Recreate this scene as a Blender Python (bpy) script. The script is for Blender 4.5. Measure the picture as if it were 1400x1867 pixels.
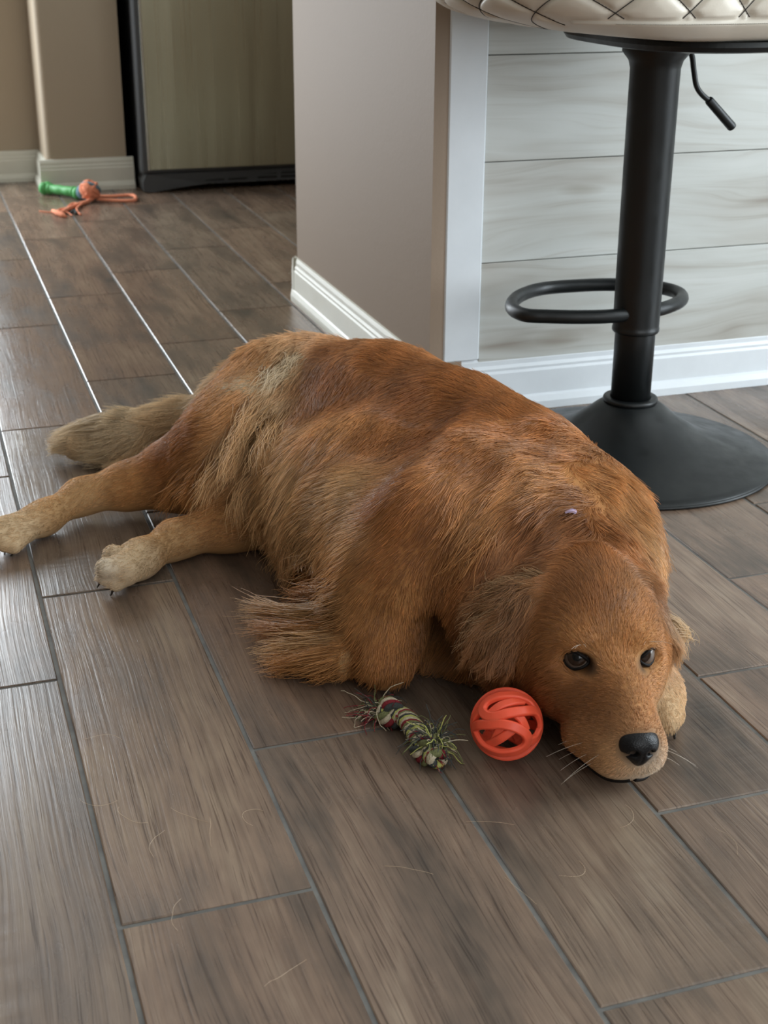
import bpy, bmesh, math, random
import numpy as np
from mathutils import Vector, Matrix, kdtree
random.seed(7); rng = np.random.default_rng(7)
scene = bpy.context.scene
COL = scene.collection
for o in list(bpy.data.objects): bpy.data.objects.remove(o)

# ------------------------------------------------------------------ camera
U = 0.157                                   # plank width incl. grout joint (6 inch plank)
cam_d = bpy.data.cameras.new('camera'); cam = bpy.data.objects.new('camera', cam_d); COL.objects.link(cam)
cam_d.sensor_fit = 'HORIZONTAL'; cam_d.sensor_width = 36.0; cam_d.lens = 36.0*2562.36/1400.0
cam_d.clip_start = 0.05
cam_d.dof.use_dof = True; cam_d.dof.focus_distance = 1.42; cam_d.dof.aperture_fstop = 16.0
yaw, pitch, roll = 0.3225963535, 0.3953478667, 0.0055239335
fw = Vector((math.sin(yaw)*math.cos(pitch), math.cos(yaw)*math.cos(pitch), -math.sin(pitch)))
rt = Vector((math.cos(yaw), -math.sin(yaw), 0)); up = rt.cross(fw)
r2 = math.cos(roll)*rt + math.sin(roll)*up; u2 = -math.sin(roll)*rt + math.cos(roll)*up
cam.matrix_world = Matrix(((r2.x, u2.x, -fw.x, -0.5495205*U), (r2.y, u2.y, -fw.y, 0.0), (r2.z, u2.z, -fw.z, 4.5672514*U), (0, 0, 0, 1)))
scene.camera = cam

# ------------------------------------------------------------------ world, lights, exposure
world = bpy.data.worlds.new('daylight'); scene.world = world; world.use_nodes = True
bg = world.node_tree.nodes['Background']; bg.inputs[0].default_value = (0.75, 0.87, 1.0, 1); bg.inputs[1].default_value = 1.0
def area(name, loc, direction, sx, sy, power, color):
    d = bpy.data.lights.new(name, 'AREA'); d.shape = 'RECTANGLE'; d.size = sx; d.size_y = sy; d.energy = power; d.color = color
    o = bpy.data.objects.new(name, d); COL.objects.link(o); o.location = loc
    o.rotation_euler = Vector(direction).to_track_quat('-Z', 'Z').to_euler(); return o
# daylight coming in through the window on the right, the window behind the camera and the patio door in the kitchen's back wall
area('window_light_right', (3.13, 0.35, 1.25), (-1, 0, 0), 2.2, 1.7, 88, (0.84, 0.94, 1.0))
area('window_light_rear', (1.0, -2.13, 1.45), (0, 1, 0), 2.4, 1.5, 22, (0.98, 0.98, 0.97))
area('door_light_back', (-0.44, 4.40, 1.06), (0, -1, 0), 0.9, 1.98, 52, (0.88, 0.95, 1.0))
scene.view_settings.view_transform = 'Standard'; scene.view_settings.look = 'None'
scene.view_settings.gamma = 1.0; scene.view_settings.use_curve_mapping = False
scene.view_settings.exposure = 0.32
cy = scene.cycles; cy.max_bounces = 6; cy.diffuse_bounces = 2; cy.glossy_bounces = 2; cy.transmission_bounces = 6; cy.adaptive_threshold = 0.045

# ------------------------------------------------------------------ helpers
def lin(r, g, b):
    f = lambda c: c/12.92 if c <= 0.04045 else ((c+0.055)/1.055)**2.4
    return (f(r/255), f(g/255), f(b/255), 1)
MATS = {}
def mat(name, color=(0.8, 0.8, 0.8, 1), rough=0.5, metal=0.0, spec=0.5, **kw):
    m = bpy.data.materials.new(name); m.use_nodes = True; MATS[name] = m
    b = m.node_tree.nodes['Principled BSDF']
    b.inputs['Base Color'].default_value = color; b.inputs['Roughness'].default_value = rough
    b.inputs['Metallic'].default_value = metal; b.inputs['Specular IOR Level'].default_value = spec
    for k, v in kw.items(): b.inputs[k].default_value = v
    return m
def N(m, typ, **props):
    n = m.node_tree.nodes.new(typ)
    for k, v in props.items(): setattr(n, k, v)
    return n
def L(m, a, b): m.node_tree.links.new(a, b)
def bsdf(m): return m.node_tree.nodes['Principled BSDF']
def ramp(m, fac, stops):
    r = N(m, 'ShaderNodeValToRGB'); L(m, fac, r.inputs[0]); e = r.color_ramp.elements
    while len(e) < len(stops): e.new(0.5)
    for el, (p, c) in zip(e, stops): el.position = p; el.color = c if len(c) == 4 else (*c, 1)
    return r.outputs[0]
def noise(m, vec, scale, detail=4, rough=0.55, w=None, dist=0.0):
    n = N(m, 'ShaderNodeTexNoise', noise_dimensions='4D' if w is not None else '3D')
    if vec is not None: L(m, vec, n.inputs['Vector'])
    if w is not None: L(m, w, n.inputs['W'])
    n.inputs['Scale'].default_value = scale; n.inputs['Detail'].default_value = detail
    n.inputs['Roughness'].default_value = rough; n.inputs['Distortion'].default_value = dist
    return n.outputs[0]
def mapping(m, src, scale=(1, 1, 1), loc=(0, 0, 0)):
    n = N(m, 'ShaderNodeMapping'); L(m, src, n.inputs[0]); n.inputs['Scale'].default_value = scale; n.inputs['Location'].default_value = loc
    return n.outputs[0]
def mixc(m, fac, a, b, blend='MIX'):
    n = N(m, 'ShaderNodeMix', data_type='RGBA', blend_type=blend)
    for i, v in ((0, fac), (6, a), (7, b)):
        if isinstance(v, (int, float)): n.inputs[i].default_value = v
        elif isinstance(v, tuple): n.inputs[i].default_value = v
        else: L(m, v, n.inputs[i])
    return n.outputs[2]
def math_(m, op, a, b=None, c=None):
    n = N(m, 'ShaderNodeMath', operation=op)
    for i, v in enumerate((a, b, c)):
        if v is None: continue
        if isinstance(v, (int, float)): n.inputs[i].default_value = v
        else: L(m, v, n.inputs[i])
    return n.outputs[0]
def bump(m, h, strength, dist=0.002, prev=None):
    n = N(m, 'ShaderNodeBump'); n.inputs['Strength'].default_value = strength; n.inputs['Distance'].default_value = dist
    L(m, h, n.inputs['Height'])
    if prev is not None: L(m, prev, n.inputs['Normal'])
    return n.outputs[0]

def obj(name, me, m=None, parent=None, smooth=False):
    if isinstance(me, bmesh.types.BMesh):
        bm = me; me = bpy.data.meshes.new(name); bm.to_mesh(me); bm.free()
    if m is not None and len(me.materials) == 0: me.materials.append(MATS[m] if isinstance(m, str) else m)
    if smooth: me.polygons.foreach_set('use_smooth', [True]*len(me.polygons))
    o = bpy.data.objects.new(name, me); COL.objects.link(o)
    if parent is not None: o.parent = parent
    return o
def empty(name, loc=(0, 0, 0)):
    o = bpy.data.objects.new(name, None); COL.objects.link(o); o.location = loc; return o
def tag(o, label=None, cat=None, group=None, kind=None):
    if label: o['label'] = label
    if cat: o['category'] = cat
    if group: o['group'] = group
    if kind: o['kind'] = kind
    return o
def box(bm, x0, x1, y0, y1, z0, z1):
    v = [bm.verts.new(p) for p in ((x0,y0,z0),(x1,y0,z0),(x1,y1,z0),(x0,y1,z0),(x0,y0,z1),(x1,y0,z1),(x1,y1,z1),(x0,y1,z1))]
    for f in ((3,2,1,0),(4,5,6,7),(0,1,5,4),(1,2,6,5),(2,3,7,6),(3,0,4,7)): bm.faces.new([v[i] for i in f])
    return bm
def boxm(*a): return box(bmesh.new(), *a)
def bevel_box(x0, x1, y0, y1, z0, z1, w, seg=2):
    bm = boxm(x0, x1, y0, y1, z0, z1)
    bmesh.ops.bevel(bm, geom=list(bm.edges), offset=w, segments=seg, affect='EDGES', profile=0.5); return bm
def mesh_pd(name, v, f):
    me = bpy.data.meshes.new(name); me.from_pydata([tuple(p) for p in v], [], [tuple(q) for q in f]); me.update(); return me
def lathe(profile, n=48, cx=0, cy=0, cap=True):
    bm = bmesh.new(); rings = []
    for r, z in profile:
        rings.append([bm.verts.new((cx+r*math.cos(2*math.pi*i/n), cy+r*math.sin(2*math.pi*i/n), z)) for i in range(n)])
    for a, b in zip(rings[:-1], rings[1:]):
        for i in range(n): bm.faces.new((a[i], a[(i+1) % n], b[(i+1) % n], b[i]))
    if cap:
        bm.faces.new(rings[0][::-1]); bm.faces.new(rings[-1])
    return bm
def catmull(pts, n=8, closed=False):
    P = [np.array(p, float) for p in pts]; out = []; m = len(P)
    segs = m if closed else m-1
    for i in range(segs):
        if closed: p0, p1, p2, p3 = P[(i-1) % m], P[i], P[(i+1) % m], P[(i+2) % m]
        else: p0, p1, p2, p3 = P[max(i-1, 0)], P[i], P[i+1], P[min(i+2, m-1)]
        for t in np.linspace(0, 1, n, endpoint=False):
            out.append(0.5*((2*p1)+(-p0+p2)*t+(2*p0-5*p1+4*p2-p3)*t*t+(-p0+3*p1-3*p2+p3)*t**3))
    if not closed: out.append(P[-1])
    return np.array(out)
def tube(bm, path, rad, n=8, closed=False, caps=True):
    P = np.asarray(path, float); m = len(P)
    rad = np.full(m, rad) if np.isscalar(rad) else np.asarray(rad)
    T = np.gradient(P, axis=0) if not closed else np.roll(P, -1, 0)-np.roll(P, 1, 0)
    T /= np.linalg.norm(T, axis=1)[:, None]+1e-12
    nn = np.cross(T[0], (0, 0, 1.0)); 
    if np.linalg.norm(nn) < 1e-3: nn = np.cross(T[0], (1.0, 0, 0))
    rings = []
    for i in range(m):
        nn = nn-T[i]*(nn@T[i]); nn /= np.linalg.norm(nn)+1e-12; bb = np.cross(T[i], nn)
        rings.append([bm.verts.new(P[i]+rad[i]*(math.cos(a)*nn+math.sin(a)*bb)) for a in np.linspace(0, 2*math.pi, n, endpoint=False)])
    for i in range(m if closed else m-1):
        a, b = rings[i], rings[(i+1) % m]
        if closed and i == m-1:      # align the seam
            k = min(range(n), key=lambda q: (b[q].co-a[0].co).length); b = b[k:]+b[:k]
        for j in range(n): bm.faces.new((a[j], a[(j+1) % n], b[(j+1) % n], b[j]))
    if caps and not closed: bm.faces.new(rings[0][::-1]); bm.faces.new(rings[-1])
    return bm
def extrude_profile(prof, p0, p1, out):
    """profile points (d outwards, z up) swept from p0 to p1; out = horizontal outward unit vector"""
    bm = bmesh.new(); A = []; B = []
    for d, z in prof:
        A.append(bm.verts.new((p0[0]+out[0]*d, p0[1]+out[1]*d, z))); B.append(bm.verts.new((p1[0]+out[0]*d, p1[1]+out[1]*d, z)))
    n = len(prof)
    for i in range(n): bm.faces.new((A[i], A[(i+1) % n], B[(i+1) % n], B[i]))
    bm.faces.new(A[::-1]); bm.faces.new(B); bmesh.ops.recalc_face_normals(bm, faces=bm.faces[:]); return bm

# ------------------------------------------------------------------ materials
def wall_mat(name, col):
    m = mat(name, col, 0.62, spec=0.3); g = N(m, 'ShaderNodeNewGeometry')
    L(m, bump(m, noise(m, g.outputs['Position'], 160, 3), 0.12, 0.002), bsdf(m).inputs['Normal']); return m
wall_mat('paint_beige', lin(150, 131, 113)); wall_mat('paint_kitchen', lin(178, 162, 140)); wall_mat('paint_room', lin(188, 178, 165)); wall_mat('paint_taupe', lin(140, 126, 110)); wall_mat('paint_ceiling', lin(230, 228, 222))
def trim_mat(name, col):
    m = mat(name, col, 0.34); g = N(m, 'ShaderNodeNewGeometry')
    n = noise(m, g.outputs['Position'], 14, 4)
    L(m, ramp(m, n, [(0.3, tuple(c*0.93 for c in col[:3])), (0.7, col[:3])]), bsdf(m).inputs['Base Color'])
    L(m, bump(m, noise(m, g.outputs['Position'], 60, 3), 0.1, 0.002), bsdf(m).inputs['Normal'])
trim_mat('white_trim', lin(228, 233, 237)); trim_mat('cream_trim', lin(222, 219, 204))

# wood-look porcelain plank
def shifted(m, src, k):
    oi = N(m, 'ShaderNodeObjectInfo'); cx = N(m, 'ShaderNodeCombineXYZ')
    for i, f in enumerate((k, k*1.7, k*0.6)): L(m, math_(m, 'MULTIPLY', oi.outputs['Random'], f), cx.inputs[i])
    a = N(m, 'ShaderNodeVectorMath', operation='ADD'); L(m, src, a.inputs[0]); L(m, cx.outputs[0], a.inputs[1]); return a.outputs[0], oi.outputs['Random']
m = mat('plank_tile', rough=0.4); tc = N(m, 'ShaderNodeTexCoord'); V, RND = shifted(m, tc.outputs['Object'], 23.0)
warp = noise(m, mapping(m, V, (5, 1.4, 1)), 1.0, 2)
comb = N(m, 'ShaderNodeVectorMath', operation='MULTIPLY_ADD'); cx = N(m, 'ShaderNodeCombineXYZ'); L(m, warp, cx.inputs[0])
L(m, cx.outputs[0], comb.inputs[0]); comb.inputs[1].default_value = (0.055, 0, 0); L(m, V, comb.inputs[2]); VW = comb.outputs[0]
grain = noise(m, mapping(m, VW, (210, 3.0, 1)), 1.0, 4, 0.66)
fine = noise(m, mapping(m, VW, (560, 9, 1)), 1.0, 3, 0.65)
cloud = noise(m, mapping(m, VW, (16, 4.2, 1)), 1.0, 4, 0.62)
tone = ramp(m, cloud, [(0.28, lin(76, 69, 63)), (0.41, lin(107, 94, 84)), (0.56, lin(129, 112, 99)), (0.74, lin(150, 135, 120))])
tint = ramp(m, RND, [(0.0, (0.94, 0.82, 0.74)), (0.3, (0.84, 0.83, 0.80)), (0.6, (1.02, 0.93, 0.86)), (0.8, (0.80, 0.78, 0.76)), (1.0, (0.98, 0.84, 0.75))])
c1 = mixc(m, 1.0, tone, tint, 'MULTIPLY')
c2 = mixc(m, 0.65, c1, ramp(m, grain, [(0.34, (0.62, 0.58, 0.55)), (0.44, (0.92, 0.91, 0.90)), (0.60, (1.13, 1.12, 1.09))]), 'MULTIPLY')
c3 = mixc(m, 0.8, c2, ramp(m, fine, [(0.35, (0.42, 0.38, 0.36)), (0.42, (0.97, 0.97, 0.97)), (0.66, (1.10, 1.09, 1.07))]), 'MULTIPLY')
L(m, c3, bsdf(m).inputs['Base Color'])
L(m, ramp(m, cloud, [(0.3, (0.34,)*3), (0.7, (0.20,)*3)]), bsdf(m).inputs['Roughness'])
rip = noise(m, mapping(m, V, (9, 46, 1)), 1.0, 2, 0.5)
ripm = ramp(m, warp, [(0.46, (0, 0, 0)), (0.62, (1, 1, 1))])
hgt = math_(m, 'ADD', math_(m, 'MULTIPLY', rip, math_(m, 'MULTIPLY', ripm, 1.3)), math_(m, 'ADD', math_(m, 'MULTIPLY', grain, 0.35), math_(m, 'MULTIPLY', fine, 0.10)))
L(m, bump(m, hgt, 0.6, 0.0016), bsdf(m).inputs['Normal'])
# grout
m = mat('grout', lin(104, 102, 98), 0.85); g = N(m, 'ShaderNodeNewGeometry')
L(m, ramp(m, noise(m, g.outputs['Position'], 25, 5), [(0.3, lin(84, 82, 79)), (0.7, lin(120, 118, 113))]), bsdf(m).inputs['Base Color'])
# pale bar cladding
m = mat('pale_plank', rough=0.42); g = N(m, 'ShaderNodeNewGeometry'); P, RND = shifted(m, g.outputs['Position'], 9.0)
warp = noise(m, mapping(m, P, (1.6, 1, 7)), 1.0, 2); cx = N(m, 'ShaderNodeCombineXYZ'); L(m, warp, cx.inputs[2])
comb = N(m, 'ShaderNodeVectorMath', operation='MULTIPLY_ADD'); L(m, cx.outputs[0], comb.inputs[0]); comb.inputs[1].default_value = (0, 0, 0.14); L(m, P, comb.inputs[2])
gr = noise(m, mapping(m, comb.outputs[0], (3.0, 1, 110)), 1.0, 4, 0.62); big = noise(m, mapping(m, comb.outputs[0], (2.0, 1, 16)), 1.0, 3, 0.6)
c1 = ramp(m, big, [(0.26, lin(152, 144, 134)), (0.4, lin(184, 183, 177)), (0.55, lin(197, 199, 195)), (0.75, lin(207, 209, 206))])
c2 = mixc(m, 0.8, c1, ramp(m, gr, [(0.32, (0.84, 0.81, 0.78)), (0.45, (0.98, 0.98, 0.97)), (0.62, (1.03, 1.03, 1.03))]), 'MULTIPLY')
vk = N(m, 'ShaderNodeTexVoronoi', voronoi_dimensions='3D'); L(m, mapping(m, comb.outputs[0], (2.6, 1, 7.0), (0.3, 0, 0.2)), vk.inputs[0]); vk.inputs['Scale'].default_value = 1.0
c3 = mixc(m, 1.0, c2, ramp(m, vk.outputs['Distance'], [(0.0, (0.35, 0.28, 0.24)), (0.06, (0.72, 0.67, 0.62)), (0.14, (1, 1, 1))]), 'MULTIPLY')
L(m, c3, bsdf(m).inputs['Base Color'])
# stainless
m = mat('stainless', lin(162, 160, 140), 0.3, 1.0); g = N(m, 'ShaderNodeNewGeometry')
st = noise(m, mapping(m, g.outputs['Position'], (260, 260, 1.2)), 1.0, 2); wv = noise(m, mapping(m, g.outputs['Position'], (9, 9, 0.7)), 1.0, 2)
L(m, ramp(m, st, [(0.3, (0.26,)*3), (0.7, (0.36,)*3)]), bsdf(m).inputs['Roughness'])
L(m, bump(m, wv, 0.25, 0.02, bump(m, st, 0.03, 0.001)), bsdf(m).inputs['Normal'])
mat('fridge_black', lin(30, 33, 38), 0.4); mat('fridge_grey', lin(70, 72, 74), 0.42); mat('slot_black', lin(10, 10, 11), 0.8); mat('steel_edge', lin(190, 190, 182), 0.25, 1.0)
m = mat('black_metal', lin(20, 23, 24), 0.42, 0.0, 0.4); g = N(m, 'ShaderNodeNewGeometry')
L(m, ramp(m, noise(m, g.outputs['Position'], 30, 5), [(0.35, (0.34,)*3), (0.7, (0.50,)*3)]), bsdf(m).inputs['Roughness'])
m = mat('leatherette', lin(214, 205, 190), 0.42); g = N(m, 'ShaderNodeNewGeometry')
L(m, bump(m, noise(m, g.outputs['Position'], 420, 3), 0.12, 0.001), bsdf(m).inputs['Normal'])
mat('thread_dark', lin(58, 56, 54), 0.8); mat('thread_cream', lin(190, 184, 172), 0.8)
m = mat('orange_rubber', lin(255, 96, 66), 0.38, spec=0.4, **{'Subsurface Weight': 0.25, 'Subsurface Radius': (0.012, 0.004, 0.002), 'Subsurface Scale': 0.5}); g = N(m, 'ShaderNodeNewGeometry')
L(m, bump(m, noise(m, g.outputs['Position'], 240, 2), 0.06, 0.001), bsdf(m).inputs['Normal'])
for nme, c in (('rope_green', (122, 124, 84)), ('rope_cream', (205, 192, 165)), ('rope_red', (140, 52, 58)), ('rope_grey', (72, 74, 72)), ('rope_lime', (190, 190, 110)), ('rope_orange', (244, 156, 122)), ('rope_blue', (120, 146, 158))):
    m = mat(nme, lin(*c), 0.9, spec=0.15); g = N(m, 'ShaderNodeNewGeometry'); n = noise(m, g.outputs['Position'], 600, 3)
    L(m, mixc(m, 0.6, lin(*c), ramp(m, n, [(0.3, (0.5, 0.5, 0.5)), (0.7, (1.2, 1.2, 1.2))]), 'MULTIPLY'), bsdf(m).inputs['Base Color'])
    L(m, bump(m, n, 0.5, 0.001), bsdf(m).inputs['Normal'])
mat('green_rubber', lin(88, 172, 96), 0.45, **{'Subsurface Weight': 0.1, 'Subsurface Scale': 0.01})
mat('glass', (1, 1, 1, 1), 0.0, **{'Transmission Weight': 1.0})

# ------------------------------------------------------------------ setting: floor and planks
KX0, KX1 = -17, 20
floor = obj('floor', boxm(KX0*U, KX1*U, -2.2, 5.6, -0.06, -0.0016), 'grout'); tag(floor, kind='structure')
LEN = 3.862*U; GR = 0.0042
def tile_mesh():
    hx, hy, c, d = (U-GR)/2, (LEN-GR)/2, 0.0012, 0.0009
    bm = bmesh.new(); rings = []
    for (ix, z) in ((0, -0.012), (0, -d), (c, 0.0)):
        rings.append([bm.verts.new((sx*(hx-ix), sy*(hy-ix), z)) for sx, sy in ((-1,-1),(1,-1),(1,1),(-1,1))])
    for a, b in zip(rings[:-1], rings[1:]):
        for i in range(4): bm.faces.new((a[i], a[(i+1) % 4], b[(i+1) % 4], b[i]))
    bm.faces.new(rings[-1]); me = bpy.data.meshes.new('plank'); bm.to_mesh(me); bm.free(); me.materials.append(MATS['plank_tile']); return me
tm = tile_mesh()
OFF = {-1: 8.325, 0: 5.73, 1: 7.11, 2: 4.48, 3: 5.775, 4: 7.07, 5: 8.345}       # a joint position of each row, in plank widths
rowtiles = 0; rest = []
for k in range(KX0, KX1):
    if k in OFF: o0 = OFF[k]*U
    else: o0 = (OFF[0]+1.29*(k % 3))*U
    n0 = math.floor((-2.2-o0)/LEN)
    for i in range(n0, n0+16):
        yc = o0+(i+0.5)*LEN
        if yc-LEN/2 < -2.25 or yc-LEN/2 > 5.0: continue
        xc = (k+0.5)*U; zc = random.uniform(-0.0004, 0.0); flip = rowtiles % 2; rowtiles += 1
        if -0.75 < xc < 1.95 and 0.1 < yc < 4.75:                     # planks the view can show: single pieces
            t = bpy.data.objects.new('plank', tm); COL.objects.link(t); t.parent = floor; t.location = (xc, yc, zc)
            if flip: t.rotation_euler = (0, 0, math.pi)
        else: rest.append((xc, yc, zc))
bm = bmesh.new()
for (xc, yc, zc) in rest:                                            # planks around them, outside the view
    ret = bmesh.ops.create_grid(bm, x_segments=1, y_segments=1, size=0.5)
    bmesh.ops.scale(bm, vec=(U-GR, LEN-GR, 1), verts=ret['verts']); bmesh.ops.translate(bm, vec=(xc, yc, zc), verts=ret['verts'])
op = obj('outer_planks', bm, 'plank_tile', floor); op['kind'] = 'stuff'

# ------------------------------------------------------------------ setting: walls
def struct(name, bm, m): return tag(obj(name, bm, m), kind='structure')
WX, WY = 0.6465, 1.974                       # bar end wall: left face and near face
bar = struct('wall_bar', box(boxm(WX, 0.70, WY, 1.995, -0.002, 1.06), WX, 3.16, 1.995, 2.76, -0.002, 1.06), 'paint_beige')
struct('trim_1', bevel_box(0.669, 0.7285, 1.972, 2.03, 0.088, 1.06, 0.002, 1), 'white_trim')
zs = [0.060, 0.2392+0.0005, 0.3918, 0.5445, 0.697, 0.8495, 1.002]
for i in range(6):
    x = 0.7295
    for j, (xa, xb) in enumerate(((x, 1.62+0.2*(i % 2)), (1.621+0.2*(i % 2), 3.15))):
        obj('plank_board', bevel_box(xa, xb, 1.977, 2.02, zs[i]+0.0006, zs[i+1]-0.0006, 0.0008, 1), 'pale_plank', bar)
PROF = [(0, 0), (0.021, 0), (0.021, 0.012), (0.017, 0.021), (0.0135, 0.024), (0.0135, 0.062), (0.011, 0.066), (0.0115, 0.070), (0.0085, 0.075), (0.0085, 0.082), (0.005, 0.0895), (0, 0.0905)]
struct('baseboard_bar', extrude_profile(PROF, (0.636, 1.985), (3.15, 1.985), (0, -1)), 'white_trim')
PROFS = [(d*0.6, z) for d, z in PROF]
struct('baseboard_bar_side', extrude_profile(PROFS, (WX, 1.985), (WX, 2.772), (-1, 0)), 'cream_trim')
struct('baseboard_bar_far', extrude_profile(PROF, (WX-0.009, 2.76), (1.2, 2.76), (0, 1)), 'cream_trim')
# kitchen walls behind
bm = boxm(0.292, 0.522, 4.214, 4.55, -0.002, 2.5)
es = [e for e in bm.edges if abs(e.verts[0].co.x-0.292) < 1e-4 and abs(e.verts[1].co.x-0.292) < 1e-4 and abs(e.verts[0].co.y-4.214) < 1e-4 and abs(e.verts[1].co.y-4.214) < 1e-4]
bmesh.ops.bevel(bm, geom=es, offset=0.018, segments=5, affect='EDGES', profile=0.5)
struct('wall_fridge_side', bm, 'paint_kitchen')
struct('baseboard_back', extrude_profile(PROF, (0.06, 4.424), (0.295, 4.424), (0, -1)), 'cream_trim')
struct('baseboard_fridge_side', extrude_profile(PROF, (0.272, 4.214), (0.541, 4.214), (0, -1)), 'cream_trim')
struct('baseboard_corner', extrude_profile(PROF, (0.292, 4.212), (0.292, 4.424), (-1, 0)), 'cream_trim')
struct('wall_kitchen', boxm(0.52, 3.2, 4.95, 5.05, -0.002, 2.5), 'paint_kitchen')
struct('wall_recess', boxm(0.50, 0.522, 4.54, 4.96, -0.002, 2.5), 'paint_kitchen')
# side walls with their window openings, rear wall and ceiling (outside the view)
def holed_wall(name, axis, c0, c1, a0, a1, h0, h1, z0, z1, m):
    bm = bmesh.new()
    def b(p0, p1, q0, q1):
        if axis == 'x': box(bm, c0, c1, p0, p1, q0, q1)
        else: box(bm, p0, p1, c0, c1, q0, q1)
    b(a0, h0, -0.002, 2.5); b(h1, a1, -0.002, 2.5); b(h0, h1, z1, 2.5)
    if z0 > 0.01: b(h0, h1, -0.002, z0)
    return struct(name, bm, m)
holed_wall('wall_right', 'x', 3.16, 3.28, -2.3, 5.05, -0.75, 1.45, 0.4, 2.1, 'paint_room')
holed_wall('wall_rear', 'y', -2.30, -2.18, -2.7, 3.28, -0.2, 2.2, 0.7, 2.2, 'paint_room')
struct('wall_left', boxm(-2.70, -2.58, -2.3, 4.55, -0.002, 2.5), 'paint_taupe')
holed_wall('wall_back', 'y', 4.424, 4.55, -2.6, 0.30, -0.92, 0.06, 0.03, 2.08, 'paint_kitchen')
def frame(name, axis, c, a0, a1, z0, z1):
    bm = bmesh.new(); w = 0.05
    def b(p0, p1, q0, q1):
        if axis == 'x': box(bm, c-0.03, c+0.03, p0, p1, q0, q1)
        else: box(bm, p0, p1, c-0.03, c+0.03, q0, q1)
    b(a0, a1, z0, z0+w); b(a0, a1, z1-w, z1); b(a0, a0+w, z0, z1); b(a1-w, a1, z0, z1); b((a0+a1)/2-0.02, (a0+a1)/2+0.02, z0, z1)
    return struct(name, bm, 'white_trim')
frame('window_1', 'x', 3.23, -0.75, 1.45, 0.4, 2.1); frame('window_2', 'y', -2.25, -0.2, 2.2, 0.7, 2.2); frame('door_1', 'y', 4.50, -0.92, 0.06, 0.03, 2.08)
struct('ceiling', boxm(-2.7, 3.28, -2.3, 5.05, 2.5, 2.56), 'paint_ceiling')

# ------------------------------------------------------------------ fridge
fr = empty('refrigerator', (0.95, 4.45, 0)); tag(fr, 'stainless steel refrigerator with black side and low vent grille beside kitchen wall', 'refrigerator')
def part(name, bm, m, root, parent=None, smooth=False):
    o = obj(name, bm, m, parent or root, smooth)
    if parent is None: o.matrix_parent_inverse = Matrix.Translation(-Vector(root.location))
    else: o.matrix_parent_inverse = Matrix.Identity(4)
    return o
part('cabinet', bevel_box(0.552, 1.345, 4.165, 4.86, 0.02, 1.76, 0.006), 'fridge_black', fr)
door = part('door', bevel_box(0.548, 1.35, 4.108, 4.162, 0.05, 1.76, 0.012, 3), 'fridge_grey', fr)
bm = bmesh.new(); nseg = 24
for i in range(nseg+1):
    x = 0.572+(1.342-0.572)*i/nseg; yy = 4.103-0.006*math.sin(math.pi*i/nseg)
    bm.verts.new((x, yy, 0.066)); bm.verts.new((x, yy, 1.75))
bm.verts.ensure_lookup_table()
for i in range(nseg): bm.faces.new((bm.verts[2*i], bm.verts[2*i+2], bm.verts[2*i+3], bm.verts[2*i+1]))
box(bm, 0.572, 1.342, 4.104, 4.112, 0.066, 1.75)
part('steel_panel', bm, 'stainless', fr, door)
part('panel_edge', bevel_box(0.5655, 0.5725, 4.1005, 4.112, 0.064, 1.752, 0.002), 'steel_edge', fr, door)
bm = bmesh.new(); pr = [(0.552, 0.004), (0.575, 0.002), (0.66, 0.010), (0.74, 0.018), (1.345, 0.018), (1.345, 0.052), (0.56, 0.052), (0.550, 0.03)]
A = [bm.verts.new((x, 4.112 if x > 0.6 else 4.106, z)) for x, z in pr]; B = [bm.verts.new((x, 4.2, z)) for x, z in pr]
for i in range(len(pr)): bm.faces.new((A[i], A[(i+1) % len(pr)], B[(i+1) % len(pr)], B[i]))
bm.faces.new(A[::-1]); bm.faces.new(B); bmesh.ops.recalc_face_normals(bm, faces=bm.faces[:])
grille = part('toe_grille', bm, 'fridge_grey', fr)
for x0 in (0.732, 0.800, 0.890, 0.960, 1.05, 1.12, 1.21, 1.28):
    for z0 in (0.0255, 0.037):
        part('vent_slot', bevel_box(x0, x0+0.058, 4.1105, 4.13, z0, z0+0.006, 0.001, 1), 'slot_black', fr, grille)

# ------------------------------------------------------------------ bar stool
SX, SY = 0.866, 1.728
st = empty('bar_stool', (SX, SY, 0)); tag(st, 'black metal bar stool with round pedestal base and white quilted seat', 'stool')
base = part('pedestal_base', lathe([(0.2135, 0.0005), (0.2135, 0.003), (0.211, 0.0065), (0.20, 0.010), (0.17, 0.0165), (0.135, 0.026), (0.105, 0.038), (0.08, 0.053), (0.062, 0.067), (0.05, 0.077), (0.0415, 0.083), (0.034, 0.085)], 96, SX, SY), 'black_metal', st, smooth=True)
part('rim', lathe([(0.212, 0.0002), (0.2148, 0.0012), (0.2150, 0.003), (0.2135, 0.0048), (0.208, 0.005)], 96, SX, SY, cap=False), 'black_metal', st, base, smooth=True)
part('collar_ring', lathe([(0.0345, 0.0835), (0.0385, 0.0845), (0.0395, 0.0875), (0.0385, 0.0905), (0.034, 0.091), (0.0295, 0.0912)], 64, SX, SY, cap=False), 'black_metal', st, smooth=True)
part('lower_post', lathe([(0.0285, 0.075), (0.0285, 0.30)], 64, SX, SY), 'black_metal', st, smooth=True)
part('upper_post', lathe([(0.029, 0.187), (0.0322, 0.188), (0.0333, 0.190), (0.0333, 0.194), (0.0325, 0.1955), (0.0327, 0.2), (0.0333, 0.545), (0.036, 0.555), (0.045, 0.566), (0.0455, 0.58)], 64, SX, SY), 'black_metal', st, smooth=True)
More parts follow.
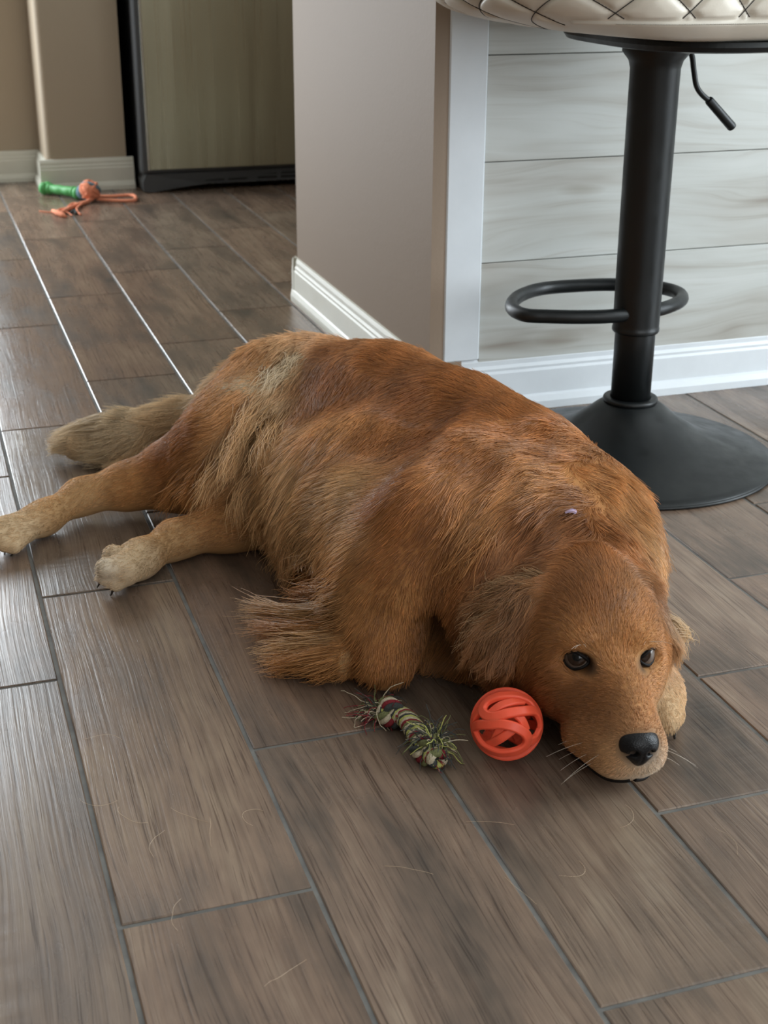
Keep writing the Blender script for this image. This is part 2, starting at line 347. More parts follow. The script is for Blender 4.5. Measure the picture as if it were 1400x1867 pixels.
ring = [(0.822, 1.7141, 0.2165), (0.7769, 1.7219, 0.2165), (0.7344, 1.7382, 0.2165), (0.7052, 1.7566, 0.2165), (0.706, 1.8012, 0.2165), (0.7393, 1.8546, 0.2165), (0.7895, 1.8883, 0.2165), (0.8497, 1.8915, 0.2165), (0.9069, 1.8812, 0.2165), (0.9576, 1.8509, 0.2165), (0.9755, 1.813, 0.2165), (0.9623, 1.7718, 0.2165), (0.9294, 1.7418, 0.2165), (0.8865, 1.7226, 0.2165)]
bm = bmesh.new(); tube(bm, catmull(ring, 8, True), 0.0098, 14, closed=True)
foot = part('footrest', bm, 'black_metal', st, smooth=True)
lev = [(0.905, 1.735, 0.572), (0.917, 1.735, 0.5665), (0.9235, 1.735, 0.558), (0.928, 1.735, 0.540), (0.934, 1.735, 0.520), (0.944, 1.735, 0.508), (0.957, 1.735, 0.499)]
bm = bmesh.new(); tube(bm, catmull(lev, 6), 0.0038, 10)
lever = part('height_lever', bm, 'black_metal', st, smooth=True)
a = np.array((0.954, 1.735, 0.5015)); b = np.array((0.9965, 1.735, 0.4625)); bm = bmesh.new()
tube(bm, [a+(b-a)*t for t in (0, 0.02, 0.04, 0.95, 0.985, 1.0)], [0.0050, 0.0058, 0.0062, 0.0066, 0.0060, 0.0045], 14)
part('lever_grip', bm, 'black_metal', st, lever, smooth=True)
# seat: bucket shell, lower edge follows a rounded plan, quilted outside
def plan(phi):
    c, s = math.cos(phi), math.sin(phi); n = 2.7
    return (abs(c/0.208)**n+abs(s/0.20)**n)**(-1/n)
def seat_pt(phi, t, out=0.0):
    """t: arc position from bottom edge upward (m)"""
    back = max(0.0, math.cos(phi-math.pi*0.98))**1.2           # bucket flare towards -x
    r = plan(phi)
    zz = 0.588+0.012*back
    # profile: rolls out from under the seat then up
    flare = 0.012+0.075*back
    rise = min(1.0, t/(0.115-0.03*back))
    rr = r-0.03+flare*math.sin(rise*math.pi/2)**0.8+0.03*min(1, t/0.03)**0.6
    z = zz+t*(0.80-0.32*back)+0.028*back*max(0, 1-t/0.05)*0
    rr += out
    return (SX+rr*math.cos(phi), SY+rr*math.sin(phi), z)
NPH, NT, TH = 420, 70, 0.24
DW, DH = 0.0739, 0.10
perim = 1.33
def quilt(s, t):
    a = (s/DW+t/DH); b = (s/DW-t/DH)
    fa = abs(a-round(a)); fb = abs(b-round(b)); d = min(fa, fb)
    return -0.0055*math.exp(-(d/0.075)**2)+0.0035*min(1, d/0.35)
BAND0, BAND1 = math.radians(-147), math.radians(64)
def band_h(phi):
    p = (phi+math.pi) % (2*math.pi)-math.pi
    if p < BAND0 or p > BAND1: return 0.0
    return 0.036*min(1, (p-BAND0)/0.10, (BAND1-p)/0.10)
V = []; F = []; colm = []
for j in range(NT+1):
    t = TH*j/NT
    for i in range(NPH):
        phi = 2*math.pi*i/NPH
        bh = band_h(phi)
        q = quilt(phi/(2*math.pi)*perim, t) if t > bh else 0.0012
        if bh > 0 and abs(t-bh) < 0.0035: q = -0.003
        edge = -0.012*max(0, 1-t/0.006)
        V.append(seat_pt(phi, t, q+edge))
for j in range(NT):
    for i in range(NPH): F.append((j*NPH+i, j*NPH+(i+1) % NPH, (j+1)*NPH+(i+1) % NPH, (j+1)*NPH+i))
prev = NT*NPH                                                   # padded rim rolling inwards, then the sitting cushion
for fr_, dz in ((0.975, 0.010), (0.93, 0.012), (0.885, 0.003), (0.86, -0.02), (0.83, -0.05), (0.74, -0.060), (0.5, -0.052), (0.2, -0.048)):
    cur = len(V)
    for i in range(NPH):
        x, y, z = V[NT*NPH+i]; zz_ = z+dz if fr_ > 0.8 else 0.775+dz
        V.append((SX+(x-SX)*fr_, SY+(y-SY)*fr_, zz_ if fr_ > 0.85 else min(zz_, 0.775+dz)))
    for i in range(NPH): F.append((prev+i, prev+(i+1) % NPH, cur+(i+1) % NPH, cur+i))
    prev = cur
nv = len(V); V.append((SX, SY, 0.728))
for i in range(NPH): F.append((prev+i, prev+(i+1) % NPH, nv))
nv = len(V); V.append((SX, SY, 0.586))
for i in range(NPH): F.append(((i+1) % NPH, i, nv))
seat = part('seat_shell', mesh_pd('seat_shell', V, F), 'leatherette', st, smooth=True)
bm = bmesh.new()
for sgn in (1, -1):
    nlines = int(perim/DW)+8
    for k in range(-6, nlines+6):
        pts = []
        for j in range(0, 61):
            t = TH*j/60; s = (k-sgn*t/DH)*DW; phi = s/perim*2*math.pi
            if t < band_h(phi)+0.001:
                if len(pts) > 2: tube(bm, pts, 0.0006, 4)
                pts = []; continue
            if s < 0 or s >= perim: 
                if len(pts) > 2: tube(bm, pts, 0.0006, 4)
                pts = []; continue
            pts.append(seat_pt(phi, t, -0.0040))
        if len(pts) > 2: tube(bm, pts, 0.0006, 4)
part('quilt_stitching', bm, 'thread_dark', st, seat)
bm = bmesh.new()
for i in range(0, 230):
    p0 = BAND0+0.3+(BAND1-BAND0-0.6)*i/230; p1 = p0+(BAND1-BAND0)/230*0.6
    tube(bm, [seat_pt(p0, 0.031, 0.0018), seat_pt(p1, 0.031, 0.0018)], 0.0006, 4)
part('band_stitching', bm, 'thread_cream', st, seat)
bm = bmesh.new(); rg = []
for rr, z in ((0.02, 0.574), (0.75, 0.574), (0.92, 0.578), (0.945, 0.584), (0.93, 0.5895), (0.02, 0.5895)):
    rg.append([bm.verts.new((SX+0.045+rr*0.72*plan(2*math.pi*i/96)*math.cos(2*math.pi*i/96), SY+rr*plan(2*math.pi*i/96)*math.sin(2*math.pi*i/96), z)) for i in range(96)])
for A, B in zip(rg[:-1], rg[1:]):
    for i in range(96): bm.faces.new((A[i], A[(i+1) % 96], B[(i+1) % 96], B[i]))
part('seat_plate', bm, 'black_metal', st, smooth=False)

# ------------------------------------------------------------------ orange lattice ball
BC = np.array((0.3802, 1.0332, 0.0341)); BR = 0.0338
bw = np.array((-0.4116, -0.9005, 0.5)); bw = np.array((-0.0863, 0, 0.7171))-BC; bw /= np.linalg.norm(bw)
ba = np.array((0.9491, -0.3150, 0.0051)); ba -= bw*(ba@bw); ba /= np.linalg.norm(ba); bb = np.cross(bw, ba)
def on_ball(x, y, back=False):
    r2 = x*x+y*y
    if r2 > 0.985: k = math.sqrt(0.985/r2); x *= k; y *= k; r2 = 0.985
    z = math.sqrt(1-r2); v = x*ba+y*bb+z*bw
    if back: v = -x*ba+y*bb-z*bw
    return v
def band(bm, path, width, thick, rad, closed=False):
    P = np.array(path); m = len(P); rings = []
    T = np.gradient(P, axis=0) if not closed else np.roll(P, -1, 0)-np.roll(P, 1, 0)
    for i in range(m):
        n = P[i]/np.linalg.norm(P[i]); t = T[i]-n*(T[i]@n); t /= np.linalg.norm(t); s = np.cross(n, t)
        ww, tt = width/2, thick
        prof = [(-ww, -tt+0.0008), (-ww, -0.0012), (-ww+0.0012, 0), (ww-0.0012, 0), (ww, -0.0012), (ww, -tt+0.0008), (ww-0.0010, -tt), (-ww+0.0010, -tt)]
        rings.append([bm.verts.new(BC+n*(rad*np.linalg.norm(P[i])+h)+s*q) for q, h in prof])
    k = len(rings[0])
    for i in range(m if closed else m-1):
        a, b = rings[i], rings[(i+1) % m]
        for j in range(k): bm.faces.new((a[j], b[j], b[(j+1) % k], a[(j+1) % k]))
    if not closed: bm.faces.new(rings[0]); bm.faces.new(rings[-1][::-1])
bm = bmesh.new()
A_ = [(.93,-.36),(.985,.04),(.84,.36),(.5,.37),(.07,.31),(-.3,.21),(-.57,.23),(-.70,.40),(-.57,.64),(-.2,.80),(.28,.82),(.66,.67),(.86,.42)]
B_ = [(-.96,-.10),(-.80,-.03),(-.52,-.02),(-.2,.0),(.2,-.08),(.52,-.26),(.60,-.48),(.46,-.69),(.12,-.82),(-.3,-.82),(-.72,-.60),(-.94,-.24)]
C_ = [(-.74,.42),(-.92,.2),(-.985,0.0)]
D_ = [(.60,-.50),(.82,-.42),(.95,-.2)]
for back in (False, True):
    for pth in (A_, B_, C_, D_):
        band(bm, catmull([on_ball(x, y, back) for x, y in pth], 8), 0.0093, 0.0052, BR)
    for pth, sc in (([(-.56,.26),(-.2,.55),(.2,.68),(.52,.70)], 0.93), ([(-.60,-.66),(-.2,-.46),(.28,-.12)], 0.90), ([(.3,.3),(.5,.1),(.62,-.2)], 0.9), ([(-.1,.0),(-.3,-.3),(-.45,-.6)], 0.84)):
        band(bm, [p*sc for p in catmull([on_ball(x, y, back) for x, y in pth], 8)], 0.0085, 0.0045, BR)
rp = [(math.cos(t)*ba+math.sin(t)*bb) for t in np.linspace(0, 2*math.pi, 72, endpoint=False)]
band(bm, rp, 0.010, 0.0048, BR, True)
bmesh.ops.recalc_face_normals(bm, faces=bm.faces[:])
ball = obj('lattice_ball', bm, 'orange_rubber', smooth=False); tag(ball, "orange openwork rubber ball of curved bands lying against the dog's cheek", 'ball')
bv = ball.modifiers.new('bevel', 'BEVEL'); bv.width = 0.0005; bv.segments = 2; bv.limit_method = 'ANGLE'

# ------------------------------------------------------------------ braided rope toy
rope = empty('rope_toy', (0.3141, 1.1134, 0.0)); tag(rope, 'short braided rope tug toy with knots and frayed colourful ends, in front of the dog', 'rope toy')
rp = catmull([(0.2917, 1.1273, 0.011), (0.3003, 1.1162, 0.012), (0.3071, 1.1033, 0.012), (0.3079, 1.0821, 0.012), (0.3081, 1.0596, 0.012), (0.3094, 1.0394, 0.012), (0.3109, 1.0301, 0.012)], 14)
Trp = np.gradient(rp, axis=0); Trp /= np.linalg.norm(Trp, axis=1)[:, None]
for k in range(6):
    cs = ('rope_cream', 'rope_green', 'rope_red', 'rope_cream', 'rope_lime', 'rope_grey')[k]; pts = []
    for i, p in enumerate(rp):
        s = np.cross(Trp[i], (0, 0, 1)); s /= np.linalg.norm(s); n = np.cross(s, Trp[i])
        ph = i*0.46+k*math.pi/3; rr = 0.0070*(1+0.15*math.sin(ph*2))
        pts.append(p+rr*(math.cos(ph)*s+math.sin(ph)*n*0.9))
    bm = bmesh.new(); tube(bm, pts, 0.0044, 8); part('strand', bm, cs, rope, smooth=True)
def knot(c, axis, R, cols):
    axis = np.array(axis)/np.linalg.norm(axis); s = np.cross(axis, (0, 0, 1)); s /= np.linalg.norm(s); n = np.cross(s, axis)
    for k, cs in enumerate(cols):
        pts = []
        for t in np.linspace(0, 2*math.pi, 44, endpoint=False):
            q = 2*t+k*0.7
            pts.append(c+(R+0.0042*math.cos(3*t+k))*(math.cos(t)*s+math.sin(t)*n)+axis*(0.006*math.sin(3*t+k)+(k-len(cols)/2)*0.0035))
        for p in pts: p[2] = max(p[2], 0.0034)
        bm = bmesh.new(); tube(bm, pts, 0.0032, 7, closed=True); part('knot_strand', bm, cs, rope, smooth=True)
knot(np.array((0.2977, 1.1184, 0.0125)), rp[12]-rp[0], 0.0082, ('rope_green', 'rope_cream', 'rope_red', 'rope_grey'))
knot(np.array((0.308, 1.0459, 0.0125)), rp[-1]-rp[-12], 0.0082, ('rope_grey', 'rope_cream', 'rope_red', 'rope_green'))
def fray(name, root, dirs, n, lmin, lmax, m, spread, upb, rad=0.00045):
    bm = bmesh.new()
    for i in range(n):
        d = np.array(dirs[rng.integers(len(dirs))], float); d /= np.linalg.norm(d)
        d = d+rng.normal(0, spread, 3)+np.array((0, 0, upb)); d /= np.linalg.norm(d)
        p = np.array(root)+rng.normal(0, 0.0042, 3)*np.array((1, 1, 0.7)); p[2] = max(p[2], 0.003); pts = [p.copy()]
        Ln = rng.uniform(lmin, lmax); ns = 9; cur = rng.normal(0, 0.75, 3)
        for j in range(ns):
            d = d+cur*0.28+rng.normal(0, 0.26, 3)+np.array((0, 0, -0.05*j*(0.5 if upb > 0.3 else 1))); d /= np.linalg.norm(d)
            p = p+d*Ln/ns; p[2] = max(p[2], 0.0012); pts.append(p.copy())
        tube(bm, pts, np.linspace(rad*1.3, rad*0.7, len(pts)), 4)
    o = part(name, bm, m, rope); o['kind'] = 'stuff'
    return o
R0 = (0.2922, 1.1289, 0.01); R1 = (0.3131, 1.0317, 0.01); R2 = (0.3089, 1.0413, 0.018)
dl = [tuple(np.array((0.2609, 1.1546, 0.008))-np.array(R0)), tuple(np.array((0.2588, 1.1296, 0.004))-np.array(R0)), tuple(np.array((0.2823, 1.1687, 0.012))-np.array(R0))]
for cs, n in (('rope_red', 30), ('rope_cream', 26), ('rope_green', 30), ('rope_grey', 26)): fray('frayed_end', R0, dl, n, 0.018, 0.046, cs, 0.22, 0.05)
du = [tuple(np.array((0.334, 1.0775, 0.035))-np.array(R2)), tuple(np.array((0.3472, 1.0768, 0.03))-np.array(R2)), tuple(np.array((0.3172, 1.0586, 0.034))-np.array(R2))]
for cs, n in (('rope_lime', 30), ('rope_green', 44), ('rope_grey', 56), ('rope_cream', 24)): fray('frayed_end', R2, du, n, 0.020, 0.040, cs, 0.16, 0.25, 0.00055)
dd = [tuple(np.array((0.3171, 1.0248, 0.004))-np.array(R1)), tuple(np.array((0.3525, 1.0628, 0.004))-np.array(R1))]
for cs, n in (('rope_red', 14), ('rope_grey', 24), ('rope_cream', 6)): fray('frayed_end', R1, dd, n, 0.006, 0.018, cs, 0.5, 0.1)

# ------------------------------------------------------------------ toys by the kitchen baseboard
gt = empty('chew_stick', (0.3184, 4.181, 0.0)); tag(gt, 'green rubber chew stick with knobbed ends lying by the kitchen baseboard', 'dog toy')
ga, gb = np.array((0.2811, 4.1651, 0.0185)), np.array((0.3611, 4.0724, 0.0175)); gd = (gb-ga)/np.linalg.norm(gb-ga); bm = bmesh.new()
tube(bm, [ga+(gb-ga)*t for t in np.linspace(0.05, 0.98, 20)], [0.0135+0.0008*math.sin(t*20) for t in np.linspace(0, 1, 20)], 18)
part('shaft', bm, 'green_rubber', gt, smooth=True)
sd = np.cross(gd, (0, 0, 1)); sd /= np.linalg.norm(sd)
for e, sg in ((ga, 1), (gb, -1)):
    bm = bmesh.new()
    for off in (-1, 1):
        c = e+sd*off*0.0085-gd*sg*0.002; prof = [c+np.array((0, 0, h)) for h in np.linspace(-0.0165, 0.0165, 9)]
        tube(bm, prof, [0.006, 0.010, 0.0125, 0.0135, 0.0138, 0.0135, 0.0125, 0.010, 0.006], 16)
    part('knob', bm, 'green_rubber', gt, smooth=True)
    bm = bmesh.new(); tube(bm, [e+gd*sg*0.012, e+gd*sg*0.015, e+gd*sg*0.019, e+gd*sg*0.022], [0.013, 0.0162, 0.0162, 0.013], 18); part('collar', bm, 'green_rubber', gt, smooth=True)
ot = empty('ball_rope_toy', (0.3988, 4.1012, 0.0)); tag(ot, 'orange and blue-grey rope ball with orange rope tails on the kitchen floor', 'dog toy')
oc = np.array((0.3877, 4.0227, 0.0305))
for k in range(9):                      # wound rope hoops make the ball
    ax = np.array((math.cos(k*0.7), math.sin(k*0.7)*0.6, math.sin(k*1.9))); ax /= np.linalg.norm(ax)
    s = np.cross(ax, (0.3, 0.2, 0.9)); s /= np.linalg.norm(s); n = np.cross(ax, s); off = (k % 3-1)*0.009
    rr = math.sqrt(0.0255**2-off**2)
    bm = bmesh.new(); tube(bm, [oc+ax*off+rr*(math.cos(t)*s+math.sin(t)*n) for t in np.linspace(0, 2*math.pi, 36, endpoint=False)], 0.0052, 8, closed=True)
    part('rope_hoop', bm, 'rope_blue' if k in (2, 6) else 'rope_orange', ot, smooth=True)
bm = bmesh.new(); bmesh.ops.create_uvsphere(bm, u_segments=24, v_segments=14, radius=0.0262, matrix=Matrix.Translation(oc)); part('ball_core', bm, 'rope_orange', ot, smooth=True)
bm = bmesh.new(); bmesh.ops.create_uvsphere(bm, u_segments=24, v_segments=14, radius=0.022, matrix=Matrix.Translation(np.array((0.3726, 4.039, 0.024)))); part('ball_patch', bm, 'rope_blue', ot, smooth=True)
def ropes(name, pts, r, m):
    bm = bmesh.new(); tube(bm, catmull(pts, 7), r, 9); part(name, bm, m, ot, smooth=True)
ropes('rope_loop', [(0.3886, 4.0463, 0.022), (0.4034, 4.0615, 0.008), (0.4453, 4.0546, 0.0055), (0.4995, 4.0537, 0.006), (0.5113, 4.02, 0.008), (0.502, 3.9718, 0.006), (0.4646, 3.9771, 0.0055), (0.4156, 4.0066, 0.006), (0.3953, 4.0247, 0.007)], 0.0048, 'rope_orange')
ropes('rope_tail', [(0.3971, 4.0126, 0.012), (0.3719, 3.9845, 0.006), (0.34, 3.9451, 0.0055), (0.314, 3.8995, 0.006), (0.287, 3.8419, 0.006)], 0.0058, 'rope_orange')
for q in ([(0.3491, 3.9452, 0.008), (0.3306, 3.9651, 0.007), (0.3098, 3.9147, 0.005), (0.2974, 3.8717, 0.003)], [(0.3559, 3.9517, 0.008), (0.3337, 3.8935, 0.006), (0.3319, 3.845, 0.003), (0.3346, 3.8199, 0.003)], [(0.3166, 3.8957, 0.008), (0.2922, 3.8864, 0.008), (0.273, 3.8735, 0.004), (0.2679, 3.8806, 0.003)], [(0.3, 3.8542, 0.006), (0.3067, 3.8389, 0.004), (0.3119, 3.8108, 0.003)], [(0.3001, 3.8818, 0.004), (0.2704, 3.8773, 0.002), (0.2358, 3.9069, 0.0015)]):
    ropes('frayed_strand', q, 0.0028 if len(q) > 3 else 0.0016, 'rope_orange')
bm = bmesh.new(); tube(bm, [(0.2681, 3.8802, 0.006), (0.2751, 3.8371, 0.0075), (0.2863, 3.81, 0.006), (0.2944, 3.7947, 0.004)], [0.004, 0.0075, 0.0070, 0.003], 10); part('tail_knot', bm, 'rope_orange', ot, smooth=True)
ropes('grey_strand', [(0.3132, 3.8451, 0.004), (0.3242, 3.8632, 0.006), (0.3244, 3.8311, 0.003)], 0.004, 'rope_grey')
# ------------------------------------------------------------------ dog: one continuous body grown from a signed distance field
PRIMS = [
    ('c', (0.3346, 1.8144, 0.088), (0.3881, 1.7498, 0.105), 0.0780, 0.0960, '+', 0.05),
    ('c', (0.3881, 1.7498, 0.105), (0.4469, 1.6189, 0.11), 0.0960, 0.1110, '+', 0.05),
    ('c', (0.4469, 1.6189, 0.11), (0.4904, 1.485, 0.11), 0.1110, 0.1080, '+', 0.05),
    ('c', (0.4904, 1.485, 0.11), (0.5258, 1.3734, 0.106), 0.1080, 0.1000, '+', 0.05),
    ('c', (0.5258, 1.3734, 0.106), (0.5422, 1.2605, 0.103), 0.1000, 0.0880, '+', 0.05),
    ('c', (0.5422, 1.2605, 0.103), (0.5296, 1.1737, 0.098), 0.0880, 0.0720, '+', 0.05),
    ('c', (0.3335, 1.5539, 0.085), (0.3676, 1.4383, 0.09), 0.0780, 0.0900, '+', 0.06),
    ('c', (0.3676, 1.4383, 0.09), (0.3972, 1.3139, 0.1), 0.0900, 0.1000, '+', 0.06),
    ('c', (0.3972, 1.3139, 0.1), (0.4408, 1.2473, 0.1), 0.1000, 0.1000, '+', 0.06),
    ('c', (0.4408, 1.2473, 0.1), (0.4625, 1.1813, 0.095), 0.1000, 0.0880, '+', 0.06),
    ('c', (0.4669, 1.1908, 0.09), (0.4807, 1.152, 0.075), 0.0850, 0.0700, '+', 0.05),
    ('c', (0.3848, 1.2272, 0.06), (0.4603, 1.1713, 0.05), 0.0550, 0.0500, '+', 0.05),
    ('c', (0.486, 1.3808, 0.165), (0.3673, 1.2339, 0.165), 0.0550, 0.0550, '+', 0.02),
    ('c', (0.5407, 1.2255, 0.168), (0.4596, 1.2251, 0.172), 0.0300, 0.0320, '+', 0.03),
    ('c', (0.4596, 1.2251, 0.172), (0.3967, 1.1857, 0.145), 0.0320, 0.0300, '+', 0.03),
    ('c', (0.5715, 1.2266, 0.145), (0.5856, 1.1926, 0.11), 0.0280, 0.0260, '+', 0.03),
    ('c', (0.3376, 1.7282, 0.14), (0.2594, 1.6506, 0.095), 0.0750, 0.0720, '+', 0.025),
    ('c', (0.2594, 1.6506, 0.095), (0.2023, 1.6928, 0.06), 0.0720, 0.0460, '+', 0.025),
    ('c', (0.2023, 1.6928, 0.06), (0.1376, 1.7166, 0.042), 0.0460, 0.0270, '+', 0.025),
    ('c', (0.1376, 1.7166, 0.042), (0.0775, 1.7211, 0.033), 0.0270, 0.0190, '+', 0.025),
    ('c', (0.0775, 1.7211, 0.033), (0.0245, 1.6857, 0.024), 0.0190, 0.0170, '+', 0.025),
    ('c', (0.0245, 1.6857, 0.024), (-0.0149, 1.6611, 0.022), 0.0170, 0.0200, '+', 0.025),
    ('c', (0.2977, 1.6595, 0.11), (0.2616, 1.6041, 0.06), 0.0700, 0.0550, '+', 0.04),
    ('c', (0.2961, 1.5746, 0.045), (0.2399, 1.5748, 0.03), 0.0500, 0.0280, '+', 0.025),
    ('c', (0.2399, 1.5748, 0.03), (0.1702, 1.5696, 0.023), 0.0280, 0.0195, '+', 0.025),
    ('c', (0.1702, 1.5696, 0.023), (0.12, 1.5288, 0.022), 0.0195, 0.0185, '+', 0.025),
    ('c', (0.12, 1.5288, 0.022), (0.098, 1.4978, 0.026), 0.0185, 0.0200, '+', 0.025),
    ('c', (0.3151, 1.8686, 0.07), (0.2395, 1.8905, 0.05), 0.0500, 0.0360, '+', 0.03),
    ('c', (0.2395, 1.8905, 0.05), (0.1678, 1.9118, 0.038), 0.0360, 0.0340, '+', 0.03),
    ('c', (0.1678, 1.9118, 0.038), (0.0967, 1.9401, 0.026), 0.0340, 0.0200, '+', 0.03),
    ('c', (0.405, 1.2856, 0.13), (0.3395, 1.237, 0.1), 0.0700, 0.0620, '+', 0.04),
    ('c', (0.3703, 1.2056, 0.085), (0.364, 1.1833, 0.05), 0.0260, 0.0320, '-', 0.02),
    ('c', (0.364, 1.1833, 0.05), (0.3527, 1.1543, 0.02), 0.0320, 0.0300, '-', 0.02),
    ('c', (0.347, 1.2331, 0.11), (0.3214, 1.2359, 0.075), 0.0580, 0.0500, '+', 0.014),
    ('c', (0.3214, 1.2359, 0.075), (0.3197, 1.2124, 0.052), 0.0500, 0.0410, '+', 0.014),
    ('c', (0.3197, 1.2124, 0.052), (0.3117, 1.1844, 0.033), 0.0410, 0.0300, '+', 0.014),
    ('c', (0.3226, 1.2577, 0.055), (0.2918, 1.2364, 0.035), 0.0450, 0.0310, '+', 0.01),
    ('c', (0.2918, 1.2364, 0.035), (0.2798, 1.2164, 0.028), 0.0310, 0.0240, '+', 0.01),
    ('c', (0.5487, 1.1104, 0.035), (0.548, 1.0556, 0.024), 0.0330, 0.0220, '+', 0.02),
    ('c', (0.548, 1.0556, 0.024), (0.5432, 1.0295, 0.018), 0.0220, 0.0170, '+', 0.02),
    ('e', (0.4777, 1.0778, 0.097), (0.076, 0.069, 0.066), 0, '+', 0.03),
    ('e', (0.5067, 1.053, 0.0678), (0.054, 0.036, 0.046), 0, '+', 0.025),
    ('e', (0.4411, 1.059, 0.0724), (0.054, 0.036, 0.046), 0, '+', 0.025),
    ('c', (0.4703, 1.0222, 0.0621), (0.4631, 0.9586, 0.0421), 0.0410, 0.0310, '+', 0.025),
    ('c', (0.4703, 1.0061, 0.084), (0.4636, 0.9475, 0.0631), 0.0200, 0.0175, '+', 0.02),
    ('c', (0.4869, 0.9845, 0.0326), (0.4747, 0.9525, 0.0363), 0.0230, 0.0215, '+', 0.015),
    ('c', (0.4432, 0.9885, 0.0357), (0.4499, 0.9548, 0.038), 0.0230, 0.0215, '+', 0.015),
    ('c', (0.4698, 1.0423, 0.0302), (0.4621, 0.9667, 0.0172), 0.0290, 0.0150, '+', 0.015),
    ('e', (0.5024, 1.0253, 0.115), (0.019, 0.017, 0.01), 0, '+', 0.02),
    ('e', (0.5086, 1.0022, 0.0964), (0.0125, 0.0145, 0.0095), 0, '-', 0.006),
    ('e', (0.4468, 1.0303, 0.1189), (0.019, 0.017, 0.01), 0, '+', 0.02),
    ('e', (0.4341, 1.0089, 0.1016), (0.0125, 0.0145, 0.0095), 0, '-', 0.006),
    ('c', (0.4213, 1.0909, 0.1361), (0.3979, 1.085, 0.0976), 0.0170, 0.0200, '+', 0.018),
    ('c', (0.3979, 1.085, 0.0976), (0.3921, 1.0835, 0.0599), 0.0200, 0.0140, '+', 0.012),
    ('c', (0.5404, 1.0811, 0.1257), (0.5429, 1.0618, 0.0853), 0.0140, 0.0150, '+', 0.02),
    ('c', (0.5429, 1.0618, 0.0853), (0.5376, 1.0462, 0.0435), 0.0150, 0.0090, '+', 0.015),
    ('c', (0.1032, 1.5031, 0.025), (0.0886, 1.5197, 0.036), 0.0140, 0.0113, '+', 0.005),
    ('c', (0.1032, 1.5031, 0.025), (0.0755, 1.4856, 0.036), 0.0140, 0.0113, '+', 0.005),
    ('c', (0.1032, 1.5031, 0.025), (0.0748, 1.4922, 0.022), 0.0140, 0.0108, '+', 0.005),
    ('c', (0.1032, 1.5031, 0.025), (0.0858, 1.49, 0.013), 0.0140, 0.0099, '+', 0.005),
    ('c', (-0.0015, 1.6622, 0.022), (-0.0341, 1.6585, 0.03), 0.0150, 0.0126, '+', 0.005),
    ('c', (-0.0015, 1.6622, 0.022), (-0.0375, 1.6457, 0.024), 0.0150, 0.0126, '+', 0.005),
    ('c', (-0.0015, 1.6622, 0.022), (-0.0283, 1.6385, 0.017), 0.0150, 0.0117, '+', 0.005),
    ('c', (-0.0015, 1.6622, 0.022), (-0.0179, 1.6342, 0.013), 0.0150, 0.0099, '+', 0.005),
    ('c', (0.5462, 1.0431, 0.022), (0.5344, 1.017, 0.014), 0.0130, 0.0090, '+', 0.006),
    ('c', (0.5462, 1.0431, 0.022), (0.5401, 1.0149, 0.016), 0.0130, 0.0095, '+', 0.006),
    ('c', (0.5462, 1.0431, 0.022), (0.5511, 1.0262, 0.016), 0.0130, 0.0090, '+', 0.006),
    ('c', (0.4167, 1.405, 0.267), (0.2979, 1.2864, 0.2458), 0.0720, 0.0680, '-', 0.03),
    ('c', (0.2822, 1.4447, 0.1818), (0.2568, 1.3997, 0.1316), 0.0210, 0.0200, '-', 0.016),
    ('c', (0.483, 1.1217, 0.191), (0.4374, 1.1184, 0.1826), 0.0280, 0.0300, '-', 0.015),
    ('c', (0.4374, 1.1184, 0.1826), (0.3925, 1.1137, 0.1484), 0.0300, 0.0280, '-', 0.015),
    ('c', (0.3673, 1.1303, 0.1552), (0.3406, 1.1391, 0.1012), 0.0260, 0.0260, '-', 0.02),
]
def q_cone(p, a, b, ra, rb):
    a = np.asarray(a); b = np.asarray(b); d = b-a; t = np.clip(((p-a)@d)/(d@d), 0, 1)
    return np.linalg.norm(p-a-t[:, None]*d, axis=1)-(ra+(rb-ra)*t)
def q_ell(p, c, r, R):
    r = np.asarray(r); q = ((p-np.asarray(c))@np.asarray(R).T)/r
    k0 = np.linalg.norm(q, axis=1); k1 = np.linalg.norm(q/r, axis=1)
    return np.where(k1 > 1e-9, k0*(k0-1)/np.maximum(k1, 1e-9), -min(r))
HR = [[-0.08999, -0.99594, 0.0], [0.99351, -0.08978, -0.06983], [0.06954, -0.00628, 0.99756]]
def prim_bound(q):
    if q[0] == 'c': return (np.array(q[1])+np.array(q[2]))/2, np.linalg.norm(np.array(q[1])-np.array(q[2]))/2+max(q[3], q[4])
    return np.array(q[1]), max(q[2])
PBC = np.array([prim_bound(q)[0] for q in PRIMS]); PBR = np.array([prim_bound(q)[1] for q in PRIMS])
def sdf_near(p, prims):
    d = np.full(len(p), 0.12)
    for q in prims:
        k, op = q[-1], q[-2]
        e = q_cone(p, q[1], q[2], q[3], q[4]) if q[0] == 'c' else q_ell(p, q[1], q[2], HR)
        if op == '+': h = np.maximum(k-np.abs(d-e), 0)/k; d = np.minimum(d, e)-h*h*k*0.25
        else: e = -e; h = np.maximum(k-np.abs(d-e), 0)/k; d = np.maximum(d, e)+h*h*k*0.25
    return d
